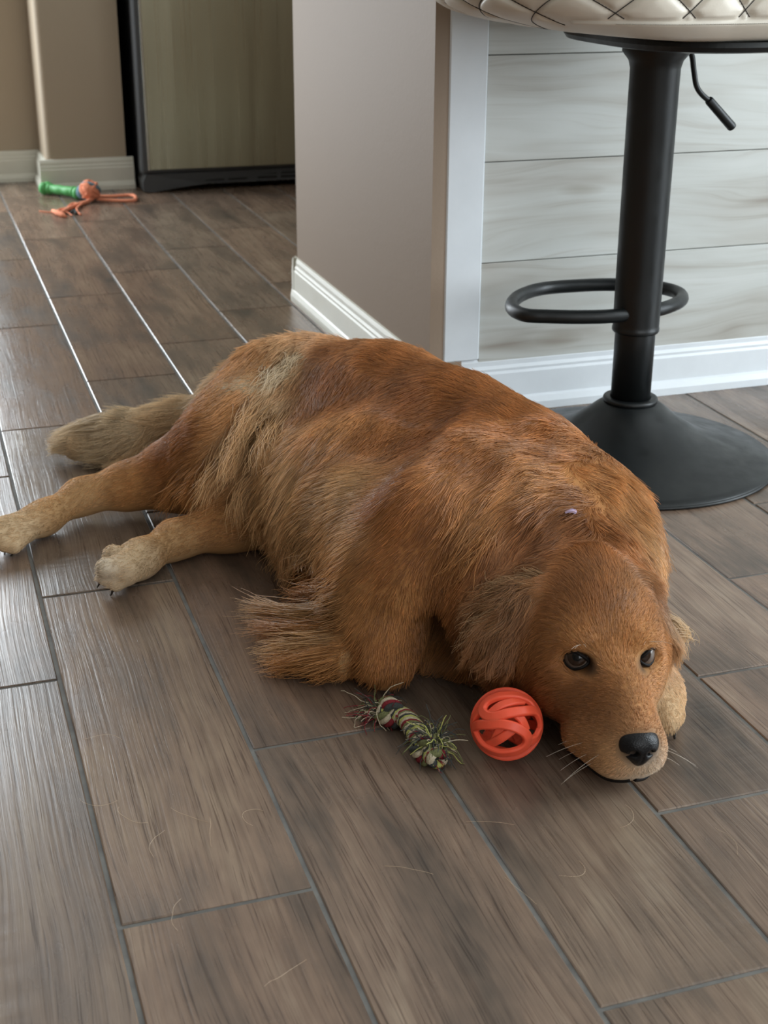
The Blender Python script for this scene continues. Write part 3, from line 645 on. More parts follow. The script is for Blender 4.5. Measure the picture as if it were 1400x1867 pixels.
def sdf(p, prims=None):
    """points are sorted into 6 cm cells; each cell only evaluates the shapes near it"""
    if prims is None: prims, bc, br = PRIMS, PBC, PBR
    else: bc = np.array([prim_bound(q)[0] for q in prims]); br = np.array([prim_bound(q)[1] for q in prims])
    ci = np.floor(p/0.06).astype(np.int64); key = (ci[:, 0]*4096+ci[:, 1])*4096+ci[:, 2]
    order = np.argsort(key, kind='stable'); ks = key[order]; cuts = np.flatnonzero(np.diff(ks))+1
    res = np.empty(len(p))
    for s, e in zip(np.concatenate([[0], cuts]), np.concatenate([cuts, [len(p)]])):
        ii = order[s:e]; c = (ci[ii[0]]+0.5)*0.06
        rel = np.flatnonzero(np.linalg.norm(bc-c, axis=1)-br < 0.052+0.05)
        res[ii] = sdf_near(p[ii], [prims[r] for r in rel]) if len(rel) else 0.12
    return res
def grad(p, e=0.0015, fn=sdf):
    k = np.array(((1, -1, -1), (-1, -1, 1), (-1, 1, -1), (1, 1, 1)), float); g = 0
    for v in k: g = g+v*fn(p+v*e)[:, None]
    return g/(np.linalg.norm(g, axis=1)[:, None]+1e-12)
def surface_nets(fn, lo, hi, h, B=8):
    lo = np.array(lo); n = (np.ceil((np.array(hi)-lo)/(h*B))).astype(int)*B+1
    nb = (n-1)//B; gi = np.stack(np.meshgrid(*[np.arange(k) for k in nb], indexing='ij'), -1).reshape(-1, 3)
    ctr = lo+(gi+0.5)*B*h; dc = fn(ctr); grid = np.empty(n, np.float32)
    big = np.where(dc > 0, 1.0, -1.0).reshape(nb)
    grid[:] = 1.0; grid[:-1, :-1, :-1] = np.repeat(np.repeat(np.repeat(big, B, 0), B, 1), B, 2)
    keep = gi[np.abs(dc) < B*h*1.45]
    loc = np.stack(np.meshgrid(*[np.arange(B+1)]*3, indexing='ij'), -1).reshape(-1, 3)
    for s in range(0, len(keep), 600):
        ii = (keep[s:s+600, None, :]*B+loc[None]).reshape(-1, 3)
        grid[ii[:, 0], ii[:, 1], ii[:, 2]] = fn(lo+ii*h)
    ins = grid < 0
    c = np.zeros(n-1, np.int8); corners = [(a, b, d) for a in (0, 1) for b in (0, 1) for d in (0, 1)]
    for a, b, d in corners: c += ins[a:n[0]-1+a, b:n[1]-1+b, d:n[2]-1+d]
    act = np.argwhere((c > 0) & (c < 8)); vid = np.full(n-1, -1, np.int64); vid[tuple(act.T)] = np.arange(len(act))
    val = np.stack([grid[act[:, 0]+a, act[:, 1]+b, act[:, 2]+d] for a, b, d in corners], 1)
    C8 = np.array(corners, float); acc = np.zeros((len(act), 3)); cnt = np.zeros(len(act))
    for i in range(8):
        for j in range(i+1, 8):
            if np.abs(C8[i]-C8[j]).sum() != 1: continue
            mk = (val[:, i] < 0) != (val[:, j] < 0); t = val[mk, i]/(val[mk, i]-val[mk, j])
            acc[mk] += C8[i]+(C8[j]-C8[i])*t[:, None]; cnt[mk] += 1
    verts = lo+(act+acc/cnt[:, None])*h; quads = []
    for ax in range(3):
        sl0 = [slice(1, -1)]*3; sl1 = [slice(1, -1)]*3; sl0[ax] = slice(0, -1); sl1[ax] = slice(1, None)
        a = ins[tuple(sl0)]; b = ins[tuple(sl1)]; e = np.argwhere(a != b); flip = a[tuple(e.T)]
        off = np.ones(3, int); off[ax] = 0; e = e+off; u, v = (ax+1) % 3, (ax+2) % 3
        eu = np.zeros(3, int); eu[u] = 1; ev = np.zeros(3, int); ev[v] = 1
        q = np.stack([vid[tuple((e-eu-ev).T)], vid[tuple((e-ev).T)], vid[tuple(e.T)], vid[tuple((e-eu).T)]], 1)
        q[~flip] = q[~flip][:, ::-1]; quads.append(q)
    return verts, np.concatenate(quads)
def np_mesh(name, v, q):
    me = bpy.data.meshes.new(name); me.vertices.add(len(v)); me.vertices.foreach_set('co', v.astype(np.float32).ravel())
    k = q.shape[1]; me.loops.add(len(q)*k); me.loops.foreach_set('vertex_index', q.astype(np.int32).ravel())
    me.polygons.add(len(q)); me.polygons.foreach_set('loop_start', np.arange(0, len(q)*k, k, dtype=np.int32))
    me.polygons.foreach_set('use_smooth', np.ones(len(q), bool)); me.update(calc_edges=True); return me
FLOORZ = 0.0012
def body_fn(p): return np.maximum(sdf(p), FLOORZ-p[:, 2])
bv, bq = surface_nets(body_fn, (-0.075, 0.86, -0.006), (0.76, 2.02, 0.27), 0.003)

# coat guides: position, flow direction, length (m), lift, waviness, colour, region
REG = ('coat', 'face', 'ear', 'tail', 'legs', 'feathering')
GUIDES = np.array([
    (0.4994, 1.3699, 0.2225, -0.3905, 0.9139, -0.1105, 0.0198, 0.099, 0.05, 0.4, 0.158, 0.047, 0),
    (0.4806, 1.4576, 0.2266, -0.5044, 0.8621, -0.0482, 0.0198, 0.099, 0.05, 0.4, 0.158, 0.047, 0),
    (0.4359, 1.5654, 0.2264, -0.6362, 0.7627, -0.1161, 0.0198, 0.099, 0.05, 0.4, 0.158, 0.047, 0),
    (0.3856, 1.6561, 0.2159, -0.8566, 0.4462, -0.2591, 0.0198, 0.11, 0.05, 0.4, 0.158, 0.047, 0),
    (0.4428, 1.4646, 0.2148, -0.9626, -0.1682, -0.2125, 0.0216, 0.088, 0.05, 0.28, 0.102, 0.03, 0),
    (0.3855, 1.5381, 0.1977, -0.7521, -0.6229, -0.2152, 0.0216, 0.088, 0.05, 0.4, 0.158, 0.047, 0),
    (0.4705, 1.3625, 0.2182, -0.8499, 0.3307, -0.4103, 0.0216, 0.099, 0.06, 0.4, 0.158, 0.047, 0),
    (0.422, 1.3696, 0.1954, -0.6696, -0.7387, -0.0768, 0.0225, 0.099, 0.06, 0.28, 0.102, 0.03, 0),
    (0.3681, 1.3991, 0.1912, -0.6105, -0.7583, -0.2287, 0.0234, 0.088, 0.06, 0.4, 0.158, 0.047, 0),
    (0.3291, 1.4393, 0.1882, -0.4963, -0.7045, -0.5072, 0.0252, 0.099, 0.06, 0.58, 0.285, 0.102, 0),
    (0.3391, 1.5685, 0.1789, -0.3234, -0.9266, -0.1917, 0.0234, 0.0825, 0.05, 0.4, 0.158, 0.047, 0),
    (0.3592, 1.6145, 0.1981, -0.422, -0.8337, -0.3563, 0.0216, 0.0825, 0.04, 0.4, 0.158, 0.047, 0),
    (0.3728, 1.588, 0.2047, -0.6145, -0.6061, -0.505, 0.0198, 0.0825, 0.04, 0.4, 0.158, 0.047, 0),
    (0.3253, 1.2315, 0.195, -0.569, 0.2407, -0.7863, 0.0234, 0.099, 0.08, 0.4, 0.158, 0.047, 0),
    (0.3045, 1.315, 0.1655, -0.3417, 0.4245, -0.8384, 0.0288, 0.121, 0.08, 0.72, 0.45, 0.22, 0),
    (0.2814, 1.3629, 0.1308, -0.0643, 0.7159, -0.6952, 0.036, 0.1375, 0.08, 0.72, 0.45, 0.22, 0),
    (0.2942, 1.2426, 0.1529, -0.1088, 0.643, -0.7581, 0.0288, 0.121, 0.06, 0.72, 0.45, 0.22, 0),
    (0.4154, 1.2547, 0.2234, -0.748, -0.5995, -0.2847, 0.0216, 0.11, 0.06, 0.4, 0.158, 0.047, 0),
    (0.4363, 1.2167, 0.2168, -0.7272, -0.5172, -0.4514, 0.0234, 0.11, 0.08, 0.4, 0.158, 0.047, 0),
    (0.3497, 1.1861, 0.1864, -0.5957, -0.0097, -0.8032, 0.0162, 0.099, 0.05, 0.4, 0.158, 0.047, 0),
    (0.3225, 1.1884, 0.154, -0.6264, 0.225, -0.7463, 0.0144, 0.099, 0.05, 0.4, 0.158, 0.047, 0),
    (0.5159, 1.3154, 0.2101, -0.7937, -0.5926, 0.1375, 0.0234, 0.1375, 0.06, 0.4, 0.158, 0.047, 0),
    (0.5197, 1.2399, 0.211, -0.8692, -0.4859, 0.0918, 0.027, 0.165, 0.08, 0.4, 0.158, 0.047, 0),
    (0.3129, 1.6817, 0.2007, -0.6149, -0.7306, -0.2969, 0.0234, 0.1375, 0.05, 0.58, 0.285, 0.102, 0),
    (0.3465, 1.6723, 0.2004, -0.5372, -0.7689, -0.3466, 0.04, 0.375, 0.15, 0.8, 0.58, 0.35, 5),
    (0.3093, 1.6134, 0.1748, -0.6359, -0.5764, -0.5132, 0.04, 0.3, 0.12, 0.8, 0.58, 0.35, 5),
    (0.2612, 1.6153, 0.1719, -0.7271, -0.3537, -0.5884, 0.0234, 0.1375, 0.05, 0.58, 0.285, 0.102, 0),
    (0.2643, 1.657, 0.1872, -0.7692, -0.4371, -0.4662, 0.018, 0.11, 0.03, 0.58, 0.285, 0.102, 0),
    (0.2908, 1.5431, 0.1504, -0.4266, -0.4865, -0.7624, 0.036, 0.1875, 0.06, 0.72, 0.45, 0.22, 5),
    (0.2654, 1.5252, 0.1178, -0.2801, 0.1685, -0.9451, 0.038, 0.21, 0.06, 0.72, 0.45, 0.22, 5),
    (0.2839, 1.4408, 0.1466, -0.3314, -0.0763, -0.9404, 0.0324, 0.1375, 0.05, 0.72, 0.45, 0.22, 0),
    (0.2492, 1.5698, 0.1247, -0.447, -0.1627, -0.8796, 0.036, 0.225, 0.08, 0.72, 0.45, 0.22, 5),
    (0.217, 1.58, 0.1105, -0.1404, 0.6402, -0.7553, 0.034, 0.225, 0.08, 0.58, 0.285, 0.102, 5),
    (0.2044, 1.6118, 0.1363, -0.4475, 0.6858, -0.574, 0.015, 0.0825, 0.03, 0.4, 0.158, 0.047, 4),
    (0.1757, 1.6527, 0.0963, -0.6745, 0.5349, -0.5089, 0.012, 0.066, 0.02, 0.4, 0.158, 0.047, 4),
    (0.1887, 1.6158, 0.079, -0.2635, 0.7268, -0.6343, 0.026, 0.1875, 0.05, 0.58, 0.285, 0.102, 5),
    (0.1357, 1.6805, 0.0461, -0.8799, 0.3267, -0.3452, 0.0105, 0.066, 0.02, 0.58, 0.285, 0.102, 4),
    (0.0762, 1.7002, 0.0495, -0.7958, -0.5714, -0.2006, 0.0083, 0.066, 0.02, 0.68, 0.41, 0.19, 4),
    (0.0379, 1.6723, 0.0389, -0.8463, -0.5195, -0.1174, 0.0068, 0.077, 0.02, 0.68, 0.41, 0.19, 4),
    (-0.0053, 1.6451, 0.0332, -0.9831, -0.177, 0.0459, 0.0068, 0.11, 0.02, 0.8, 0.58, 0.35, 4),
    (-0.0141, 1.6306, 0.0221, -0.9564, -0.2653, -0.1222, 0.0068, 0.11, 0.02, 0.8, 0.58, 0.35, 4),
    (0.2208, 1.5465, 0.0477, -0.9731, -0.0261, -0.229, 0.0098, 0.066, 0.02, 0.58, 0.285, 0.102, 4),
    (0.1657, 1.542, 0.0352, -0.7189, -0.6949, 0.0152, 0.0083, 0.066, 0.02, 0.68, 0.41, 0.19, 4),
    (0.1126, 1.4954, 0.0411, -0.8422, -0.5388, 0.0179, 0.0068, 0.088, 0.02, 0.8, 0.58, 0.35, 4),
    (0.0941, 1.4803, 0.0364, -0.9361, -0.3493, 0.0423, 0.006, 0.11, 0.02, 0.8, 0.58, 0.35, 4),
    (0.0797, 1.475, 0.0373, -0.967, -0.1331, -0.2171, 0.0052, 0.11, 0.02, 0.84, 0.76, 0.64, 4),
    (0.099, 1.4787, 0.019, -0.9772, 0.1004, -0.1873, 0.0068, 0.11, 0.02, 0.8, 0.58, 0.35, 4),
    (0.2189, 1.858, 0.0712, -0.9113, 0.356, -0.2068, 0.05, 0.225, 0.06, 0.8, 0.58, 0.35, 3),
    (0.1756, 1.8768, 0.0654, -0.7971, 0.5818, -0.1615, 0.035, 0.15, 0.06, 0.84, 0.67, 0.45, 3),
    (0.1182, 1.9108, 0.0519, -0.775, 0.5187, -0.361, 0.025, 0.1125, 0.06, 0.84, 0.67, 0.45, 3),
    (0.1578, 1.8712, 0.0407, -0.5787, 0.6267, -0.522, 0.035, 0.15, 0.08, 0.84, 0.67, 0.45, 3),
    (0.1954, 1.8634, 0.0475, -0.8119, 0.3401, -0.4745, 0.035, 0.15, 0.06, 0.8, 0.58, 0.35, 3),
    (0.1016, 1.9135, 0.0322, -0.7346, 0.6086, -0.3001, 0.025, 0.1125, 0.06, 0.8, 0.58, 0.35, 3),
    (0.4863, 1.1934, 0.2078, -0.9831, -0.1549, -0.0972, 0.0324, 0.1925, 0.12, 0.58, 0.285, 0.102, 0),
    (0.4405, 1.1836, 0.2052, -0.8194, -0.3428, -0.4595, 0.0342, 0.1925, 0.12, 0.58, 0.285, 0.102, 0),
    (0.3938, 1.1666, 0.1828, -0.4166, -0.1206, -0.901, 0.0306, 0.165, 0.1, 0.58, 0.285, 0.102, 0),
    (0.5139, 1.1735, 0.1943, -0.9843, -0.0872, 0.1533, 0.0306, 0.22, 0.15, 0.4, 0.158, 0.047, 0),
    (0.446, 1.1539, 0.187, -0.7969, -0.1676, -0.5804, 0.0324, 0.1925, 0.15, 0.4, 0.158, 0.047, 0),
    (0.5349, 1.192, 0.1966, 0.7696, -0.3278, -0.5479, 0.0288, 0.1925, 0.12, 0.58, 0.285, 0.102, 0),
    (0.5585, 1.1748, 0.1764, 0.2847, -0.7536, -0.5925, 0.0288, 0.1925, 0.12, 0.58, 0.285, 0.102, 0),
    (0.5709, 1.1479, 0.1555, 0.1597, -0.567, -0.8081, 0.027, 0.1925, 0.12, 0.68, 0.41, 0.19, 0),
    (0.5264, 1.135, 0.1726, 0.5822, -0.4968, -0.6436, 0.027, 0.22, 0.15, 0.4, 0.158, 0.047, 0),
    (0.494, 1.1419, 0.174, -0.9598, -0.0145, -0.2804, 0.027, 0.22, 0.2, 0.28, 0.102, 0.03, 0),
    (0.4645, 1.1408, 0.1666, -0.886, -0.1087, -0.4508, 0.0288, 0.22, 0.2, 0.28, 0.102, 0.03, 0),
    (0.4081, 1.1425, 0.1502, -0.5029, -0.2326, -0.8325, 0.0288, 0.165, 0.1, 0.28, 0.102, 0.03, 0),
    (0.3737, 1.1552, 0.1259, 0.0584, 0.5379, -0.841, 0.018, 0.1375, 0.06, 0.4, 0.158, 0.047, 0),
    (0.3596, 1.1616, 0.0952, 0.1491, 0.4423, -0.8844, 0.0126, 0.0825, 0.04, 0.28, 0.102, 0.03, 0),
    (0.3809, 1.1266, 0.0848, 0.0757, 0.4402, -0.8947, 0.0252, 0.1375, 0.06, 0.28, 0.102, 0.03, 0),
    (0.3982, 1.0695, 0.0578, 0.1494, 0.753, -0.6408, 0.0216, 0.11, 0.05, 0.28, 0.102, 0.03, 0),
    (0.3095, 1.1827, 0.1228, -0.559, 0.3184, -0.7656, 0.0135, 0.0825, 0.04, 0.4, 0.158, 0.047, 4),
    (0.3285, 1.1713, 0.1073, -0.0887, -0.053, -0.9947, 0.012, 0.066, 0.03, 0.58, 0.285, 0.102, 4),
    (0.3177, 1.1723, 0.0783, -0.2081, -0.4123, -0.887, 0.0105, 0.066, 0.02, 0.58, 0.285, 0.102, 4),
    (0.3306, 1.1674, 0.0603, -0.1878, -0.3193, -0.9289, 0.0098, 0.055, 0.02, 0.4, 0.158, 0.047, 4),
    (0.2986, 1.1661, 0.0539, -0.1001, -0.3161, -0.9434, 0.0105, 0.066, 0.02, 0.4, 0.158, 0.047, 4),
    (0.2825, 1.2052, 0.1044, -0.2721, 0.5461, -0.7923, 0.018, 0.11, 0.05, 0.58, 0.285, 0.102, 0),
    (0.2718, 1.2174, 0.085, -0.3909, 0.7788, -0.4905, 0.04, 0.225, 0.08, 0.68, 0.41, 0.19, 5),
    (0.2679, 1.2345, 0.0619, -0.6312, 0.6859, -0.3621, 0.075, 0.225, 0.08, 0.68, 0.41, 0.19, 5),
    (0.2627, 1.2212, 0.0473, -0.8402, 0.4485, -0.3049, 0.075, 0.21, 0.08, 0.68, 0.41, 0.19, 5),
    (0.2661, 1.1998, 0.0389, -0.6024, 0.6311, -0.4886, 0.055, 0.1875, 0.06, 0.58, 0.285, 0.102, 5),
    (0.2851, 1.1952, 0.0844, -0.3279, 0.362, -0.8726, 0.0135, 0.099, 0.04, 0.58, 0.285, 0.102, 4),
    (0.2826, 1.1876, 0.0579, -0.4152, 0.2276, -0.8808, 0.018, 0.11, 0.05, 0.58, 0.285, 0.102, 4),
    (0.2947, 1.1806, 0.0717, -0.2923, -0.2738, -0.9163, 0.0105, 0.077, 0.04, 0.4, 0.158, 0.047, 4),
    (0.2909, 1.3348, 0.0465, -0.4542, -0.8506, 0.2651, 0.04, 0.225, 0.08, 0.58, 0.285, 0.102, 5),
    (0.2777, 1.1904, 0.0293, -0.2457, 0.5448, -0.8017, 0.0187, 0.11, 0.05, 0.58, 0.285, 0.102, 4),
    (0.4692, 1.0023, 0.1156, -0.0019, 0.6392, 0.769, 0.01, 0.0825, 0.02, 0.58, 0.285, 0.102, 1),
    (0.4711, 1.033, 0.1506, 0.2924, 0.9256, 0.2406, 0.014, 0.11, 0.04, 0.4, 0.158, 0.047, 1),
    (0.4506, 1.036, 0.1467, 0.0672, 0.9531, 0.295, 0.013, 0.099, 0.04, 0.4, 0.158, 0.047, 1),
    (0.5035, 1.0295, 0.1418, 0.5297, 0.8472, 0.0402, 0.012, 0.099, 0.03, 0.58, 0.285, 0.102, 1),
    (0.52, 1.0265, 0.1294, 0.5678, 0.8231, 0.0125, 0.012, 0.099, 0.03, 0.4, 0.158, 0.047, 1),
    (0.49, 1.0961, 0.1648, 0.1427, 0.988, 0.0588, 0.022, 0.1925, 0.12, 0.4, 0.158, 0.047, 1),
    (0.4437, 1.0694, 0.1547, 0.062, 0.9922, -0.1082, 0.018, 0.1375, 0.08, 0.4, 0.158, 0.047, 1),
    (0.4243, 1.0487, 0.1335, -0.4659, 0.8831, -0.056, 0.014, 0.11, 0.05, 0.4, 0.158, 0.047, 1),
    (0.4197, 1.0235, 0.1073, -0.4836, 0.6257, -0.6121, 0.013, 0.088, 0.04, 0.4, 0.158, 0.047, 1),
    (0.4319, 1.0168, 0.1255, -0.1372, 0.9058, 0.4009, 0.005, 0.0825, 0.02, 0.58, 0.285, 0.102, 1),
    (0.5092, 1.0048, 0.1191, 0.5287, 0.7859, 0.3206, 0.005, 0.0825, 0.02, 0.58, 0.285, 0.102, 1),
    (0.476, 0.9808, 0.0976, -0.0576, 0.7669, 0.6391, 0.006, 0.066, 0.01, 0.58, 0.285, 0.102, 1),
    (0.4612, 0.9338, 0.0762, 0.2001, 0.8858, 0.4187, 0.005, 0.055, 0.01, 0.4, 0.158, 0.047, 1),
    (0.482, 0.953, 0.0782, 0.3097, 0.8941, 0.3234, 0.005, 0.055, 0.01, 0.58, 0.285, 0.102, 1),
    (0.4493, 0.9809, 0.091, -0.6615, 0.5915, -0.461, 0.007, 0.066, 0.01, 0.28, 0.102, 0.03, 1),
    (0.4385, 0.956, 0.0677, -0.3352, 0.8973, -0.2873, 0.006, 0.066, 0.01, 0.28, 0.102, 0.03, 1),
    (0.4302, 0.9946, 0.0699, -0.5078, 0.788, -0.348, 0.009, 0.0825, 0.02, 0.28, 0.102, 0.03, 1),
    (0.4136, 1.0183, 0.0769, -0.2393, 0.7847, -0.5719, 0.014, 0.099, 0.03, 0.28, 0.102, 0.03, 1),
    (0.4356, 0.9372, 0.0513, -0.3521, 0.8887, -0.2936, 0.005, 0.066, 0.01, 0.58, 0.285, 0.102, 1),
    (0.4355, 0.935, 0.0386, -0.2718, 0.7865, -0.5545, 0.006, 0.0825, 0.01, 0.68, 0.41, 0.19, 1),
    (0.4534, 0.9274, 0.0325, -0.3152, 0.4305, -0.8457, 0.005, 0.0825, 0.01, 0.84, 0.76, 0.64, 1),
    (0.4389, 0.9323, 0.0452, -0.6419, 0.7044, -0.303, 0.005, 0.066, 0.01, 0.58, 0.285, 0.102, 1),
    (0.4476, 0.9278, 0.0407, -0.7724, 0.4158, -0.4802, 0.005, 0.066, 0.01, 0.68, 0.41, 0.19, 1),
    (0.4746, 0.9267, 0.0331, 0.4658, 0.4394, -0.7681, 0.005, 0.0825, 0.01, 0.84, 0.76, 0.64, 1),
    (0.4239, 0.9657, 0.0364, -0.0934, 0.9342, -0.3443, 0.007, 0.066, 0.01, 0.58, 0.285, 0.102, 1),
    (0.488, 0.9411, 0.0615, 0.504, 0.8229, -0.2623, 0.005, 0.055, 0.01, 0.58, 0.285, 0.102, 1),
    (0.5145, 0.9964, 0.0712, 0.6024, 0.7094, -0.3659, 0.007, 0.066, 0.01, 0.58, 0.285, 0.102, 1),
    (0.5223, 1.009, 0.092, 0.6426, 0.7499, -0.1573, 0.007, 0.066, 0.02, 0.58, 0.285, 0.102, 1),
    (0.4344, 1.0915, 0.1518, -0.9074, -0.1264, -0.4009, 0.03, 0.225, 0.3, 0.44, 0.245, 0.12, 2),
    (0.4153, 1.0798, 0.1484, -0.3685, 0.6229, -0.6901, 0.05, 0.225, 0.5, 0.44, 0.245, 0.12, 2),
    (0.405, 1.0806, 0.1383, -0.5921, -0.2071, -0.7788, 0.06, 0.2625, 0.6, 0.44, 0.245, 0.12, 2),
    (0.3964, 1.0716, 0.121, -0.4048, 0.1319, -0.9048, 0.06, 0.2625, 0.6, 0.44, 0.245, 0.12, 2),
    (0.4014, 1.0632, 0.1129, -0.1359, 0.0532, -0.9893, 0.05, 0.1875, 0.5, 0.4, 0.158, 0.047, 2),
    (0.4113, 1.0687, 0.1315, -0.1929, -0.3832, -0.9033, 0.03, 0.135, 0.3, 0.4, 0.158, 0.047, 2),
    (0.4034, 1.0531, 0.0947, 0.0091, 0.2766, -0.961, 0.03, 0.135, 0.3, 0.28, 0.102, 0.03, 2),
    (0.412, 1.1225, 0.1293, -0.784, 0.2015, -0.5871, 0.05, 0.2625, 0.6, 0.44, 0.245, 0.12, 2),
    (0.5567, 1.0691, 0.1209, 0.1072, -0.4497, -0.8867, 0.02, 0.15, 0.1, 0.28, 0.102, 0.03, 2),
    (0.5591, 1.0593, 0.1016, 0.0817, -0.5114, -0.8554, 0.04, 0.2625, 0.25, 0.8, 0.58, 0.35, 2),
    (0.5369, 1.0251, 0.0929, 0.4517, 0.5299, -0.7178, 0.02, 0.15, 0.1, 0.4, 0.158, 0.047, 2),
    (0.5335, 1.0211, 0.0425, 0.2097, -0.4064, -0.8893, 0.006, 0.0825, 0.02, 0.8, 0.58, 0.35, 4),
    (0.5369, 1.0143, 0.0277, 0.0074, -0.5923, -0.8057, 0.0052, 0.0825, 0.02, 0.8, 0.58, 0.35, 4),
    (0.2261, 1.9873, 0.035, -0.97, 0.1, -0.1, 0.03, 0.15, 0.05, 0.84, 0.67, 0.45, 3),
    (0.2261, 1.9723, 0.015, -0.97, 0.1, -0.1, 0.03, 0.15, 0.05, 0.84, 0.67, 0.45, 3),
    (0.2061, 1.9523, 0.055, -0.97, 0.1, -0.1, 0.03, 0.15, 0.05, 0.84, 0.67, 0.45, 3),
    (0.1858, 1.9873, 0.035, -0.97, 0.1, -0.1, 0.03, 0.15, 0.05, 0.84, 0.67, 0.45, 3),
    (0.1858, 1.9723, 0.015, -0.97, 0.1, -0.1, 0.03, 0.15, 0.05, 0.84, 0.67, 0.45, 3),
    (0.1658, 1.9523, 0.055, -0.97, 0.1, -0.1, 0.03, 0.15, 0.05, 0.84, 0.67, 0.45, 3),
    (0.1454, 1.9825, 0.035, -0.97, 0.1, -0.1, 0.03, 0.15, 0.05, 0.84, 0.67, 0.45, 3),
    (0.1454, 1.9675, 0.015, -0.97, 0.1, -0.1, 0.03, 0.15, 0.05, 0.84, 0.67, 0.45, 3),
    (0.1254, 1.9475, 0.055, -0.97, 0.1, -0.1, 0.03, 0.15, 0.05, 0.84, 0.67, 0.45, 3),
    (0.1052, 1.9754, 0.035, -0.97, 0.1, -0.1, 0.03, 0.15, 0.05, 0.84, 0.67, 0.45, 3),
    (0.1052, 1.9604, 0.015, -0.97, 0.1, -0.1, 0.03, 0.15, 0.05, 0.84, 0.67, 0.45, 3),
    (0.0852, 1.9404, 0.055, -0.97, 0.1, -0.1, 0.03, 0.15, 0.05, 0.84, 0.67, 0.45, 3),
    (0.0806, 1.9638, 0.035, -0.97, 0.1, -0.1, 0.03, 0.15, 0.05, 0.84, 0.67, 0.45, 3),
    (0.0806, 1.9488, 0.015, -0.97, 0.1, -0.1, 0.03, 0.15, 0.05, 0.84, 0.67, 0.45, 3),
    (0.0606, 1.9288, 0.055, -0.97, 0.1, -0.1, 0.03, 0.15, 0.05, 0.84, 0.67, 0.45, 3),
])
GP, GD, GL, GLIFT, GWAVE, GC, GR_ = GUIDES[:, 0:3], GUIDES[:, 3:6], GUIDES[:, 6], GUIDES[:, 7], GUIDES[:, 8], GUIDES[:, 9:12], GUIDES[:, 12].astype(int)
def guide(p, attrs=False):
    d2 = ((p**2).sum(1)[:, None]+(GP**2).sum(1)[None]-2*p@GP.T); w = 1/(np.maximum(d2, 0)+0.00016)**2.0; w /= w.sum(1)[:, None]
    dv = w@GD; dv /= np.linalg.norm(dv, axis=1)[:, None]+1e-9
    if not attrs: return dv
    w2 = 1/(np.maximum(d2, 0)+0.0007)**2; w2 /= w2.sum(1)[:, None]
    return dv, w@GL, w@GLIFT, w@GWAVE, w2@GC, GR_[w.argmax(1)]
dog = empty('dog', (0.45, 1.4, 0)); tag(dog, 'golden retriever lying on its side with chin on the floor, looking at camera', 'dog')
DINV = Matrix.Translation(-Vector(dog.location))
def dpart(name, me, m, parent=None, smooth=False):
    o = obj(name, me, m, parent or dog, smooth); o.matrix_parent_inverse = DINV if parent is None else Matrix.Identity(4); return o
bm_me = np_mesh('body', bv, bq)
EYES = [(0.5037, 1.0137, 0.0978), (0.4411, 1.0193, 0.1022)]; NOSE = np.array((0.4618, 0.9336, 0.0551)); HF, HL, HU = np.array(HR)
vc = []
for s in range(0, len(bv), 50000): vc.append(guide(bv[s:s+50000], True)[4])
vc = np.concatenate(vc)
for e in EYES:                                    # dark pigmented eyelid skin
    q = (bv-np.array(e))@np.array(HR).T; k = np.exp(-((q[:, 1]/0.0135)**2+((q[:, 2])/0.0095)**2)**2)[:, None]
    vc = vc*(1-k)+np.array((0.012, 0.009, 0.008))*k
q = (bv-NOSE)@np.array(HR).T
k = np.exp(-((q[:, 1]/0.022)**2+((q[:, 2]+0.001)/0.017)**2+(q[:, 0]/0.02)**2)**2)[:, None]; vc = vc*(1-k)+np.array((0.015, 0.012, 0.012))*k
ca = bm_me.color_attributes.new('coat', 'FLOAT_COLOR', 'POINT'); ca.data.foreach_set('color', np.concatenate([vc*0.8, np.ones((len(vc), 1))], 1).astype(np.float32).ravel())
m = mat('dog_skin', rough=0.7, spec=0.2); at = N(m, 'ShaderNodeAttribute', attribute_name='coat'); L(m, at.outputs['Color'], bsdf(m).inputs['Base Color'])
g = N(m, 'ShaderNodeNewGeometry'); L(m, bump(m, noise(m, g.outputs['Position'], 350, 4), 0.4, 0.002), bsdf(m).inputs['Normal'])
body = dpart('body', bm_me, 'dog_skin')

# ---- fur strands (real curves)
m = bpy.data.materials.new('dog_fur'); m.use_nodes = True; MATS['dog_fur'] = m; nt = m.node_tree; nt.nodes.clear()
out = N(m, 'ShaderNodeOutputMaterial'); hb = N(m, 'ShaderNodeBsdfPrincipled'); tr = N(m, 'ShaderNodeBsdfTranslucent'); mx = N(m, 'ShaderNodeMixShader')
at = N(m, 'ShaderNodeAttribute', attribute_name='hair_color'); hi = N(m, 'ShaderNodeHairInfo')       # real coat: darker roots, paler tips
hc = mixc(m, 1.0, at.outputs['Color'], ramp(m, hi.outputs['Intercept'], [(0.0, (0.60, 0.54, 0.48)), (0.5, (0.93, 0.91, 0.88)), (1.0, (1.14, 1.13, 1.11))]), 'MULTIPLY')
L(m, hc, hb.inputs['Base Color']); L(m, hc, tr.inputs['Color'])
hb.inputs['Roughness'].default_value = 0.36; hb.inputs['Specular IOR Level'].default_value = 0.6; mx.inputs[0].default_value = 0.25
L(m, hb.outputs[0], mx.inputs[1]); L(m, tr.outputs[0], mx.inputs[2]); L(m, mx.outputs[0], out.inputs[0])
